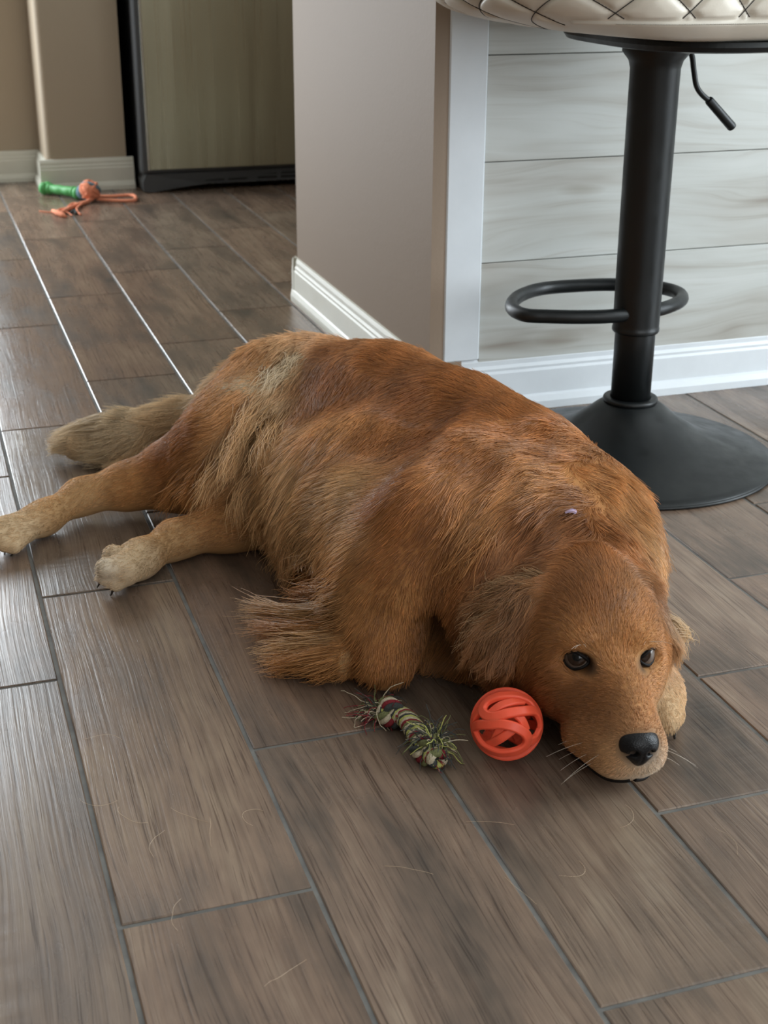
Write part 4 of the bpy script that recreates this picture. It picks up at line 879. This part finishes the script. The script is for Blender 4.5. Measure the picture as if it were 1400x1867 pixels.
def make_curves(name, P, colors, rad0, rad1, parent, m='dog_fur'):
    n, k = P.shape[:2]; cd = bpy.data.hair_curves.new(name); cd.add_curves([k]*n)
    cd.attributes['position'].data.foreach_set('vector', P.astype(np.float32).ravel())
    ra = cd.attributes.get('radius') or cd.attributes.new('radius', 'FLOAT', 'POINT')
    ra.data.foreach_set('value', (np.linspace(1, 0, k)[None]**0.7*(rad0-rad1)[:, None]+rad1[:, None]).astype(np.float32).ravel())
    a = cd.attributes.new('hair_color', 'FLOAT_COLOR', 'CURVE'); a.data.foreach_set('color', np.concatenate([colors, np.ones((n, 1))], 1).astype(np.float32).ravel())
    cd.materials.append(MATS[m]); o = bpy.data.objects.new(name, cd); COL.objects.link(o); o.parent = parent
    if parent is not None: o.matrix_parent_inverse = DINV if parent is dog else Matrix.Identity(4)
    return o
def wobble(p, f, seed):
    r = np.random.default_rng(seed); o = np.zeros((len(p), 3))
    for i in range(5):
        kv = r.normal(0, f, 3); o += np.sin(p@kv+r.uniform(0, 6.28))[:, None]*r.normal(0, 1, 3)
    return o/2.2
NF = 155000
tri = np.concatenate([bq[:, [0, 1, 2]], bq[:, [0, 2, 3]]]); A, Bv, Cv = bv[tri[:, 0]], bv[tri[:, 1]], bv[tri[:, 2]]
cr = np.cross(Bv-A, Cv-A); ar = np.linalg.norm(cr, axis=1); tc_ = (A+Bv+Cv)/3; nrm = cr/(ar[:, None]+1e-12)
wgt = ar*np.where((nrm[:, 2] < -0.35) & (tc_[:, 2] < 0.03), 0.0, 1.0)
hd = np.linalg.norm(tc_-(np.array(EYES[0])+np.array(EYES[1]))/2, axis=1); wgt *= np.where(hd < 0.16, 3.0, 1.0)
idx = rng.choice(len(tri), NF, p=wgt/wgt.sum()); r1 = np.sqrt(rng.random(NF)); r2_ = rng.random(NF)
root = (1-r1)[:, None]*A[idx]+(r1*(1-r2_))[:, None]*Bv[idx]+(r1*r2_)[:, None]*Cv[idx]
keep = np.ones(NF, bool)
for e in EYES:
    q = (root-np.array(e))@np.array(HR).T; keep &= ((q[:, 1]/0.0150)**2+(q[:, 2]/0.0110)**2 > 1) | (np.abs(q[:, 0]) > 0.03)
q = (root-NOSE)@np.array(HR).T; keep &= ((q[:, 1]/0.0195)**2+((q[:, 2])/0.0155)**2 > 1) | (np.abs(q[:, 0]) > 0.016)
root = root[keep]
rn = []; ga_ = []
for s in range(0, len(root), 40000):
    rn.append(grad(root[s:s+40000])); ga_.append(guide(root[s:s+40000], True))
rn = np.concatenate(rn); GDv, GLv, GLf, GWv, GCv, GRv = [np.concatenate([g[i] for g in ga_]) for i in range(6)]
n = len(root); K = 6
lens = GLv*rng.uniform(0.6, 1.15, n); stray = rng.random(n) < 0.05; lens[stray] *= 1.12
jit = rng.normal(0, 0.075, (n, 3)); lock = (wobble(root, 60, 3)*0.09+wobble(root, 190, 4)*0.09)*np.clip(lens/0.025, 0.5, 1.4)[:, None]
P = np.empty((n, K, 3)); P[:, 0] = root-rn*0.001; pos = P[:, 0].copy()
wph = rng.uniform(0, 1.2, n)+wobble(root, 60, 9)[:, 0]*3
for k in range(1, K):
    f = k/(K-1); fl = np.concatenate([guide(pos[s:s+40000]) for s in range(0, n, 40000)])
    nn = rn if k < 3 else nn
    fl = fl-rn*np.minimum((fl*rn).sum(1), 0.9)[:, None]*0.85; fl /= np.linalg.norm(fl, axis=1)[:, None]+1e-9
    side = np.cross(fl, rn)
    d = fl+jit+lock+rn*(GLf*(1-0.8*f))[:, None]+side*(GWv*np.sin(wph+f*9.0))[:, None]
    d /= np.linalg.norm(d, axis=1)[:, None]; pos = pos+d*(lens/(K-1))[:, None]
    dd = sdf(pos); hmin = 0.0006+0.0012*f
    pushd = np.maximum(hmin-dd, 0)
    if k >= 2:
        bad = pushd > 0.0004
        if bad.any():
            gb = grad(pos[bad]); pos[bad] += gb*pushd[bad][:, None]
    pos[:, 2] = np.maximum(pos[:, 2], 0.0015+0.002*rng.random(n)); P[:, k] = pos
# clumping: pull strand tips towards neighbouring lead strands
nl = n//14; lead = rng.choice(n, nl, replace=False); kd = kdtree.KDTree(nl)
for i, li in enumerate(lead): kd.insert(root[li], i)
kd.balance(); near = np.fromiter((kd.find(p)[1] for p in root), np.int64, n)
LP = P[lead][near]; cl = (np.linspace(0, 1, K)[None]**1.3)*np.clip(0.10+0.9*GLf+GWv*0.7, 0, 0.75)[:, None]*(rng.random(n) > 0.08)[:, None]
off = LP-LP[:, :1]+root[:, None]*0+P[:, :1]*0.35+LP[:, :1]*0.65
P = P*(1-cl[..., None])+off*cl[..., None]; P[:, :, 2] = np.maximum(P[:, :, 2], 0.0015)
var = np.exp(rng.normal(0, 0.22, n)+wobble(root, 45, 12)[:, 0]*0.12+wobble(root, 170, 13)[:, 1]*0.14)
col = GCv*np.minimum(var, 0.86/GCv.max(1))[:, None]
face = np.linalg.norm(root-(np.array(EYES[0])+np.array(EYES[1]))/2, axis=1) < 0.12
rad0 = np.where(face, 0.00019, 0.00033)*rng.uniform(0.8, 1.2, n); rad1 = rad0*0.25
# longer locks: feathering, tail plume, ear fringe, ruff
TUFTS = np.array([
    (0.2684, 1.236, 0.0642, 0.2078, 1.3919, 0.012, 0.012, 260, 0.01, 0.012, 0.002, 0.68, 0.41, 0.19, 5),
    (0.2647, 1.2276, 0.0532, 0.2037, 1.3345, 0.01, 0.01, 300, 0.01, 0.014, 0.002, 0.58, 0.285, 0.102, 5),
    (0.2626, 1.2168, 0.0464, 0.204, 1.2859, 0.008, 0.008, 320, 0.01, 0.014, 0.002, 0.68, 0.41, 0.19, 5),
    (0.2638, 1.2016, 0.0384, 0.2024, 1.2553, 0.006, 0.006, 300, 0.01, 0.012, 0.002, 0.58, 0.285, 0.102, 5),
    (0.2676, 1.1954, 0.0284, 0.2409, 1.2242, 0.005, 0.006, 200, 0.009, 0.01, 0.002, 0.58, 0.285, 0.102, 5),
    (0.2685, 1.2455, 0.0879, 0.2628, 1.3962, 0.012, 0.01, 220, 0.012, 0.014, 0.002, 0.58, 0.285, 0.102, 5),
    (0.2854, 1.3151, 0.0662, 0.2859, 1.4343, 0.012, 0.01, 180, 0.012, 0.014, 0.002, 0.58, 0.285, 0.102, 5),
    (0.2783, 1.1923, 0.0438, 0.2682, 1.2076, 0.006, 0.004, 160, 0.006, 0.006, 0.001, 0.68, 0.41, 0.19, 5),
    (0.2841, 1.1832, 0.0537, 0.2838, 1.201, 0.01, 0.006, 160, 0.005, 0.006, 0.001, 0.4, 0.158, 0.047, 5),
    (0.2314, 1.9356, 0.04, 0.1413, 1.9645, 0.055, 0.014, 500, 0.016, 0.01, 0.002, 0.84, 0.67, 0.45, 3),
    (0.199, 1.9332, 0.04, 0.0925, 1.9569, 0.045, 0.014, 600, 0.016, 0.01, 0.002, 0.84, 0.67, 0.45, 3),
    (0.1651, 1.9191, 0.04, 0.0652, 1.9677, 0.03, 0.012, 700, 0.016, 0.008, 0.002, 0.84, 0.67, 0.45, 3),
    (0.1172, 1.9099, 0.04, 0.0606, 1.9836, 0.02, 0.008, 500, 0.012, 0.006, 0.002, 0.8, 0.58, 0.35, 3),
    (0.1911, 1.8865, 0.04, 0.0998, 1.9073, 0.018, 0.01, 600, 0.016, 0.01, 0.003, 0.84, 0.67, 0.45, 3),
    (0.2031, 1.866, 0.04, 0.1235, 1.8603, 0.01, 0.008, 500, 0.014, 0.01, 0.003, 0.8, 0.58, 0.35, 3),
    (0.1598, 1.8844, 0.04, 0.0846, 1.9456, 0.012, 0.008, 500, 0.014, 0.01, 0.003, 0.84, 0.67, 0.45, 3),
    (0.2489, 1.9428, 0.04, 0.1867, 1.9477, 0.06, 0.012, 400, 0.014, 0.01, 0.002, 0.8, 0.58, 0.35, 3),
    (0.2153, 1.8909, 0.04, 0.1605, 1.8481, 0.02, 0.01, 400, 0.014, 0.012, 0.002, 0.8, 0.58, 0.35, 3),
    (0.3536, 1.6849, 0.2071, 0.329, 1.6486, 0.18, 0.012, 160, 0.012, 0.012, 0.004, 0.84, 0.67, 0.45, 5),
    (0.3339, 1.6659, 0.1961, 0.2907, 1.6232, 0.17, 0.014, 192, 0.016, 0.014, 0.004, 0.84, 0.67, 0.45, 5),
    (0.3195, 1.6518, 0.1908, 0.2887, 1.6747, 0.165, 0.014, 160, 0.014, 0.016, 0.004, 0.72, 0.45, 0.22, 5),
    (0.2935, 1.6328, 0.1846, 0.2535, 1.6795, 0.145, 0.012, 192, 0.016, 0.018, 0.004, 0.84, 0.67, 0.45, 5),
    (0.2897, 1.6051, 0.1687, 0.2423, 1.5527, 0.135, 0.012, 220, 0.018, 0.016, 0.004, 0.72, 0.45, 0.22, 5),
    (0.3004, 1.5799, 0.1581, 0.2613, 1.4933, 0.13, 0.01, 200, 0.016, 0.016, 0.004, 0.72, 0.45, 0.22, 5),
    (0.2679, 1.5878, 0.1518, 0.2214, 1.5227, 0.11, 0.012, 260, 0.014, 0.014, 0.004, 0.72, 0.45, 0.22, 5),
    (0.244, 1.5759, 0.1302, 0.1992, 1.5514, 0.07, 0.012, 260, 0.014, 0.014, 0.004, 0.72, 0.45, 0.22, 5),
    (0.217, 1.58, 0.1105, 0.1838, 1.5978, 0.05, 0.01, 220, 0.012, 0.014, 0.004, 0.58, 0.285, 0.102, 5),
    (0.1937, 1.6038, 0.0902, 0.1638, 1.6452, 0.03, 0.008, 180, 0.01, 0.012, 0.003, 0.58, 0.285, 0.102, 5),
    (0.2605, 1.5338, 0.1082, 0.2337, 1.5121, 0.06, 0.012, 240, 0.014, 0.014, 0.003, 0.72, 0.45, 0.22, 5),
    (0.2655, 1.4464, 0.1199, 0.2553, 1.4935, 0.04, 0.01, 240, 0.016, 0.016, 0.003, 0.72, 0.45, 0.22, 5),
    (0.2731, 1.3798, 0.1055, 0.2729, 1.4864, 0.012, 0.01, 300, 0.018, 0.018, 0.003, 0.72, 0.45, 0.22, 5),
    (0.2805, 1.3177, 0.1045, 0.289, 1.4333, 0.012, 0.01, 260, 0.016, 0.018, 0.003, 0.72, 0.45, 0.22, 5),
    (0.4184, 1.0806, 0.1505, 0.3913, 1.1539, 0.1, 0.014, 110, 0.008, 0.012, 0.01, 0.6, 0.39, 0.22, 2),
    (0.41, 1.0798, 0.1435, 0.3799, 1.1386, 0.085, 0.014, 120, 0.008, 0.014, 0.011, 0.44, 0.245, 0.12, 2),
    (0.4019, 1.0792, 0.1337, 0.3679, 1.1243, 0.07, 0.014, 120, 0.008, 0.014, 0.011, 0.6, 0.39, 0.22, 2),
    (0.3975, 1.0747, 0.1251, 0.3759, 1.112, 0.06, 0.012, 120, 0.008, 0.014, 0.011, 0.6, 0.39, 0.22, 2),
    (0.3967, 1.065, 0.1128, 0.39, 1.1035, 0.05, 0.012, 110, 0.008, 0.012, 0.009, 0.44, 0.245, 0.12, 2),
    (0.4036, 1.062, 0.1132, 0.4023, 1.0789, 0.055, 0.012, 120, 0.008, 0.01, 0.008, 0.4, 0.158, 0.047, 2),
    (0.4143, 1.0699, 0.1362, 0.4201, 1.074, 0.09, 0.01, 90, 0.006, 0.008, 0.006, 0.6, 0.39, 0.22, 2),
    (0.4344, 1.0915, 0.1518, 0.4269, 1.1425, 0.115, 0.012, 90, 0.008, 0.01, 0.008, 0.6, 0.39, 0.22, 2),
    (0.5606, 1.0598, 0.1071, 0.5849, 1.0682, 0.06, 0.01, 60, 0.005, 0.008, 0.003, 0.8, 0.58, 0.35, 2),
    (0.5599, 1.053, 0.0927, 0.6007, 1.0874, 0.06, 0.012, 30, 0.005, 0.008, 0.003, 0.8, 0.58, 0.35, 2),
    (0.4876, 1.1826, 0.2028, 0.4426, 1.2725, 0.165, 0.014, 260, 0.014, 0.016, 0.004, 0.58, 0.285, 0.102, 0),
    (0.4567, 1.1801, 0.2045, 0.4021, 1.2151, 0.15, 0.014, 280, 0.014, 0.016, 0.004, 0.58, 0.285, 0.102, 0),
    (0.4146, 1.1619, 0.1878, 0.3699, 1.1605, 0.13, 0.012, 260, 0.014, 0.016, 0.004, 0.58, 0.285, 0.102, 0),
    (0.5423, 1.1809, 0.188, 0.6519, 1.2724, 0.1, 0.01, 200, 0.014, 0.012, 0.003, 0.58, 0.285, 0.102, 0),
    (0.5567, 1.1456, 0.1643, 0.6409, 1.2221, 0.07, 0.01, 200, 0.014, 0.012, 0.003, 0.58, 0.285, 0.102, 0),
])
cnts = TUFTS[:, 7].astype(int); TT = np.repeat(TUFTS, cnts, axis=0); nt_ = len(TT)
ta, tb, lf, rs, ts, wv, tC, tR = TT[:, 0:3], TT[:, 3:6], TT[:, 6:7], TT[:, 8:9], TT[:, 9:10], TT[:, 10:11], TT[:, 11:14], TT[:, 14].astype(int)
r0 = ta+rng.normal(0, 0.6, (nt_, 3))*rs; r0 -= grad(r0)*sdf(r0)[:, None]; gr0 = grad(r0)
tip = tb+rng.normal(0, 0.6, (nt_, 3))*ts; tip = r0+(tip-r0)*rng.uniform(0.62, 1.0, (nt_, 1)); mid = (r0+tip)/2+gr0*lf*1.3
ax_ = (tb-ta)/np.linalg.norm(tb-ta, axis=1)[:, None]; sd_ = np.cross(ax_, (0, 0, 1)); sd_ /= np.linalg.norm(sd_, axis=1)[:, None]
ph = (rng.integers(0, 5, nt_)*1.3+rng.normal(0, 0.25, nt_))[:, None]; pts = []
for k in range(10):
    f = k/9; q = r0*(1-f)**2+mid*2*f*(1-f)+tip*f*f+sd_*(wv*f*np.sin(ph+f*8.5))+np.array((0, 0, 1))*(wv*0.7*f*np.cos(ph*1.7+f*7.0))
    if k > 1:
        dd = sdf(q); bad = dd < 0.001
        if bad.any(): q[bad] += grad(q[bad])*(0.0015-dd[bad])[:, None]
    q[:, 2] = np.maximum(q[:, 2], 0.0015); pts.append(q)
tP = np.stack(pts, 1); tC = tC*np.minimum(np.exp(rng.normal(0, 0.2, (nt_, 1))), 0.86/tC.max(1)[:, None])
LOCKN = {0: 'ruff_locks', 2: 'ear_fringe', 3: 'tail_plume', 5: 'feather_locks'}
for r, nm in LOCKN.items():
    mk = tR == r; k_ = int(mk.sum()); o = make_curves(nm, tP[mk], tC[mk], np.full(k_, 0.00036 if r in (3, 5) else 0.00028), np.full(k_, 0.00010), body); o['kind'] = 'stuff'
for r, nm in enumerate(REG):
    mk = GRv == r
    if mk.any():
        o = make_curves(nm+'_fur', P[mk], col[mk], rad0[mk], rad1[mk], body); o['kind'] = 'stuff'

# ---- eyes
def cap_mesh(c, axis, R, ang, n=24, rings=10):
    axis = axis/np.linalg.norm(axis); s = np.cross(axis, (0, 0, 1)); s /= np.linalg.norm(s); t = np.cross(s, axis); bm = bmesh.new()
    tip = bm.verts.new(c+axis*R); prev = None
    for j in range(1, rings+1):
        a = ang*j/rings; ring = [bm.verts.new(c+R*(math.cos(a)*axis+math.sin(a)*(math.cos(q)*s+math.sin(q)*t))) for q in np.linspace(0, 2*math.pi, n, endpoint=False)]
        for i in range(n):
            if prev is None: bm.faces.new((tip, ring[i], ring[(i+1) % n]))
            else: bm.faces.new((prev[i], ring[i], ring[(i+1) % n], prev[(i+1) % n]))
        prev = ring
    bmesh.ops.recalc_face_normals(bm, faces=bm.faces[:]); return bm
mat('eye_white', lin(98, 86, 78), 0.1, spec=0.3); m = mat('eye_iris', lin(46, 31, 22), 0.05, spec=0.35); mat('eye_pupil', lin(6, 6, 7), 0.04, spec=0.35)
mat('nose_leather', lin(15, 14, 16), 0.36, spec=0.3); mat('eyelid_skin', lin(20, 15, 13), 0.6, spec=0.15); mat('claw', lin(40, 34, 30), 0.4); mat('paw_pad', lin(44, 36, 34), 0.7)
camp = np.array((-0.0863, 0, 0.7171))
for e in EYES:
    e = np.array(e); gz = camp-e; gz /= np.linalg.norm(gz); gz = gz*0.9+HF*0.10+np.array((-0.05, 0.0, 0.05)); gz /= np.linalg.norm(gz)
    R = 0.0126
    bm = bmesh.new(); bmesh.ops.create_uvsphere(bm, u_segments=28, v_segments=18, radius=R, matrix=Matrix.Translation(e))
    eo = dpart('eyeball', bm, 'eye_white', smooth=True)
    dpart('iris', cap_mesh(e, gz, R*1.010, 0.78), 'eye_iris', eo, True); dpart('pupil', cap_mesh(e, gz, R*1.016, 0.36), 'eye_pupil', eo, True)
    # almond eyelid rim following the eyeball
    ax = HF*0.80+HL*(0.60 if (e-np.array(EYES[1]))@HL > 0.01 else -0.60); ax /= np.linalg.norm(ax); s = np.cross(HU, ax); s /= np.linalg.norm(s); t = np.cross(ax, s)
    pts = []
    for a in np.linspace(0, 2*math.pi, 40, endpoint=False):
        x = 0.0118*math.cos(a); y = 0.0088*math.sin(a)*(1-0.25*abs(math.cos(a)))*(1.0 if math.sin(a) > 0 else 0.95)
        pts.append(e+s*x+t*y+ax*math.sqrt(max(R*R*1.03-x*x-y*y, 1e-8)))
    bm = bmesh.new(); tube(bm, pts, 0.0017, 8, closed=True); dpart('eyelid', bm, 'eyelid_skin', eo, True)
# ---- nose leather
NP = [('e', tuple(NOSE), (0.0135, 0.0185, 0.0135), 0, '+', 0.004), ('e', tuple(NOSE-HF*0.004+HU*0.005), (0.012, 0.0165, 0.0095), 0, '+', 0.008), ('e', tuple(NOSE-HU*0.009+HF*0.001), (0.010, 0.008, 0.010), 0, '+', 0.008)]
for s in (1, -1):
    NP.append(('e', tuple(NOSE+HF*0.0125+HL*s*0.0078-HU*0.0022), (0.0075, 0.0040, 0.0030), 0, '-', 0.002))
    NP.append(('e', tuple(NOSE+HF*0.0085+HL*s*0.0150-HU*0.0050), (0.0065, 0.0055, 0.0016), 0, '-', 0.0015))
NP.append(('c', tuple(NOSE+HF*0.0150-HU*0.002), tuple(NOSE+HF*0.0115-HU*0.016), 0.0010, 0.0010, '-', 0.002))
nv_, nq_ = surface_nets(lambda p: sdf(p, NP), NOSE-0.03, NOSE+0.03, 0.001)
g = N(MATS['nose_leather'], 'ShaderNodeNewGeometry'); vo = N(MATS['nose_leather'], 'ShaderNodeTexVoronoi'); L(MATS['nose_leather'], g.outputs['Position'], vo.inputs[0]); vo.inputs['Scale'].default_value = 700
L(MATS['nose_leather'], bump(MATS['nose_leather'], vo.outputs['Distance'], 0.25, 0.001), bsdf(MATS['nose_leather']).inputs['Normal'])
dpart('nose', np_mesh('nose', nv_, nq_), 'nose_leather')
# ---- dark lip line
for s in (1, -1):
    ps = catmull([NOSE+0.01*np.array(v)@np.array(HR) for v in ((-0.6, 0.2*s, -3.0), (-1.2, 1.7*s, -3.5), (-3.0, 3.0*s, -3.7), (-5.5, 4.0*s, -3.5), (-7.5, 4.6*s, -3.0))], 6)
    for _ in range(4): ps = ps-grad(ps)*sdf(ps)[:, None]
    ps[:, 2] = np.maximum(ps[:, 2], 0.003); bm = bmesh.new(); tube(bm, ps, 0.0022, 6); dpart('lip', bm, 'eyelid_skin', body, True)
# ---- whiskers
WP = []
for s in (1, -1):
    for i in range(7):
        b0 = NOSE+HF*(-0.046+0.006*i)+HL*s*0.023+HU*(-0.010-0.006*(i % 3))
        dv = HL*s*1.0+HF*(-0.5+0.14*i)+HU*rng.uniform(-0.25, 0.25); dv /= np.linalg.norm(dv); ln = rng.uniform(0.022, 0.05); pts = []
        for k in range(6): f = k/5; q = b0+dv*ln*f+np.array((0, 0, -0.012*f*f)); q[2] = max(q[2], 0.002); pts.append(q)
        WP.append(pts)
    for i in range(4):
        e = np.array(EYES[0 if s > 0 else 1]); b0 = e+HU*0.015+HF*0.008; dv = HU*0.5+HL*s*rng.uniform(-0.6, 0.7)+HF*0.6; dv /= np.linalg.norm(dv)
        WP.append([b0+dv*0.028*f+np.array((0, 0, -0.008*f*f)) for f in np.linspace(0, 1, 6)])
WP = np.array(WP); o = make_curves('whiskers', WP, np.tile((0.75, 0.68, 0.58), (len(WP), 1)), np.full(len(WP), 0.00016), np.full(len(WP), 0.00006), body); o['kind'] = 'stuff'
# ---- claws and pads
def claw(p, d, ln=0.012, r=0.0028):
    p = np.array(p); d = np.array(d, float); d /= np.linalg.norm(d); bm = bmesh.new()
    pts = [p+d*ln*f+np.array((0, 0, -0.004*f*f)) for f in np.linspace(0, 1, 6)]
    for q in pts: q[2] = max(q[2], 0.001)
    tube(bm, pts, np.linspace(r, 0.0006, 6), 8); dpart('claw', bm, 'claw', body, True)
claw((0.0879, 1.5245, 0.034), (-0.0061, 0.0165, -0.002))
claw((0.0739, 1.4843, 0.034), (-0.0051, 0.0106, -0.004))
claw((0.0731, 1.4941, 0.02), (-0.0045, 0.001, -0.004))
claw((0.084, 1.4866, 0.012), (-0.0043, -0.0008, -0.006))
claw((-0.0258, 1.6413, 0.014), (-0.0039, -0.0089, -0.006))
claw((-0.015, 1.6334, 0.01), (-0.0043, 0.0004, -0.004))
claw((0.5366, 1.0117, 0.01), (-0.003, -0.0022, -0.006))
claw((0.5437, 1.0102, 0.012), (0.0012, -0.0012, -0.008))
# ---- glimpse of a lilac collar at the nape
bm = bmesh.new(); cc = np.array((0.491, 1.1492, 0.1831)); sx_ = np.array((0.9, -0.43, 0)); 
for i in range(9):
    a = -0.9+1.8*i/8; q = cc+sx_*0.010*math.sin(a)*0.6+np.array((0, 0, 0.004*math.cos(a)))
    bm.verts.new(q+np.array((-0.002, -0.004, 0.001))); bm.verts.new(q+np.array((0.002, 0.004, 0.0)))
bm.verts.ensure_lookup_table()
for i in range(8): bm.faces.new((bm.verts[2*i], bm.verts[2*i+1], bm.verts[2*i+3], bm.verts[2*i+2]))
mat('collar_lilac', lin(196, 176, 205), 0.4); co = dpart('collar', bm, 'collar_lilac'); sm = co.modifiers.new('thickness', 'SOLIDIFY'); sm.thickness = 0.002

# ---- a few shed hairs on the planks
sh = []
for (x, y) in [(0.094, 1.013), (0.089, 0.978), (0.044, 1.029), (0.052, 0.918), (0.236, 1.272), (0.024, 1.07), (0.375, 0.865), (0.143, 1.015), (0.056, 1.013), (0.219, 0.908), (0.308, 0.864), (0.505, 0.831), (0.007, 1.181), (0.128, 0.818), (0.306, 0.945), (0.429, 0.896)]:
    a0 = rng.uniform(0, 6.28); c0 = rng.normal(0, 1.2); q = np.array((x, y, 0.0008)); row = []
    for k in range(8): row.append(q.copy()); a0 += c0*0.16+rng.normal(0, 0.12); q = q+np.array((math.cos(a0), math.sin(a0), 0))*0.006; q[2] = 0.0008+0.0012*math.sin(k*0.45)**2
    sh.append(row)
sh = np.array(sh)
so = make_curves('shed_hair', sh, np.tile((0.75, 0.58, 0.40), (len(sh), 1)), np.full(len(sh), 0.00014), np.full(len(sh), 0.00006), None)
tag(so, 'stray pale dog hairs scattered on the plank floor in the foreground', 'hair', kind='stuff')
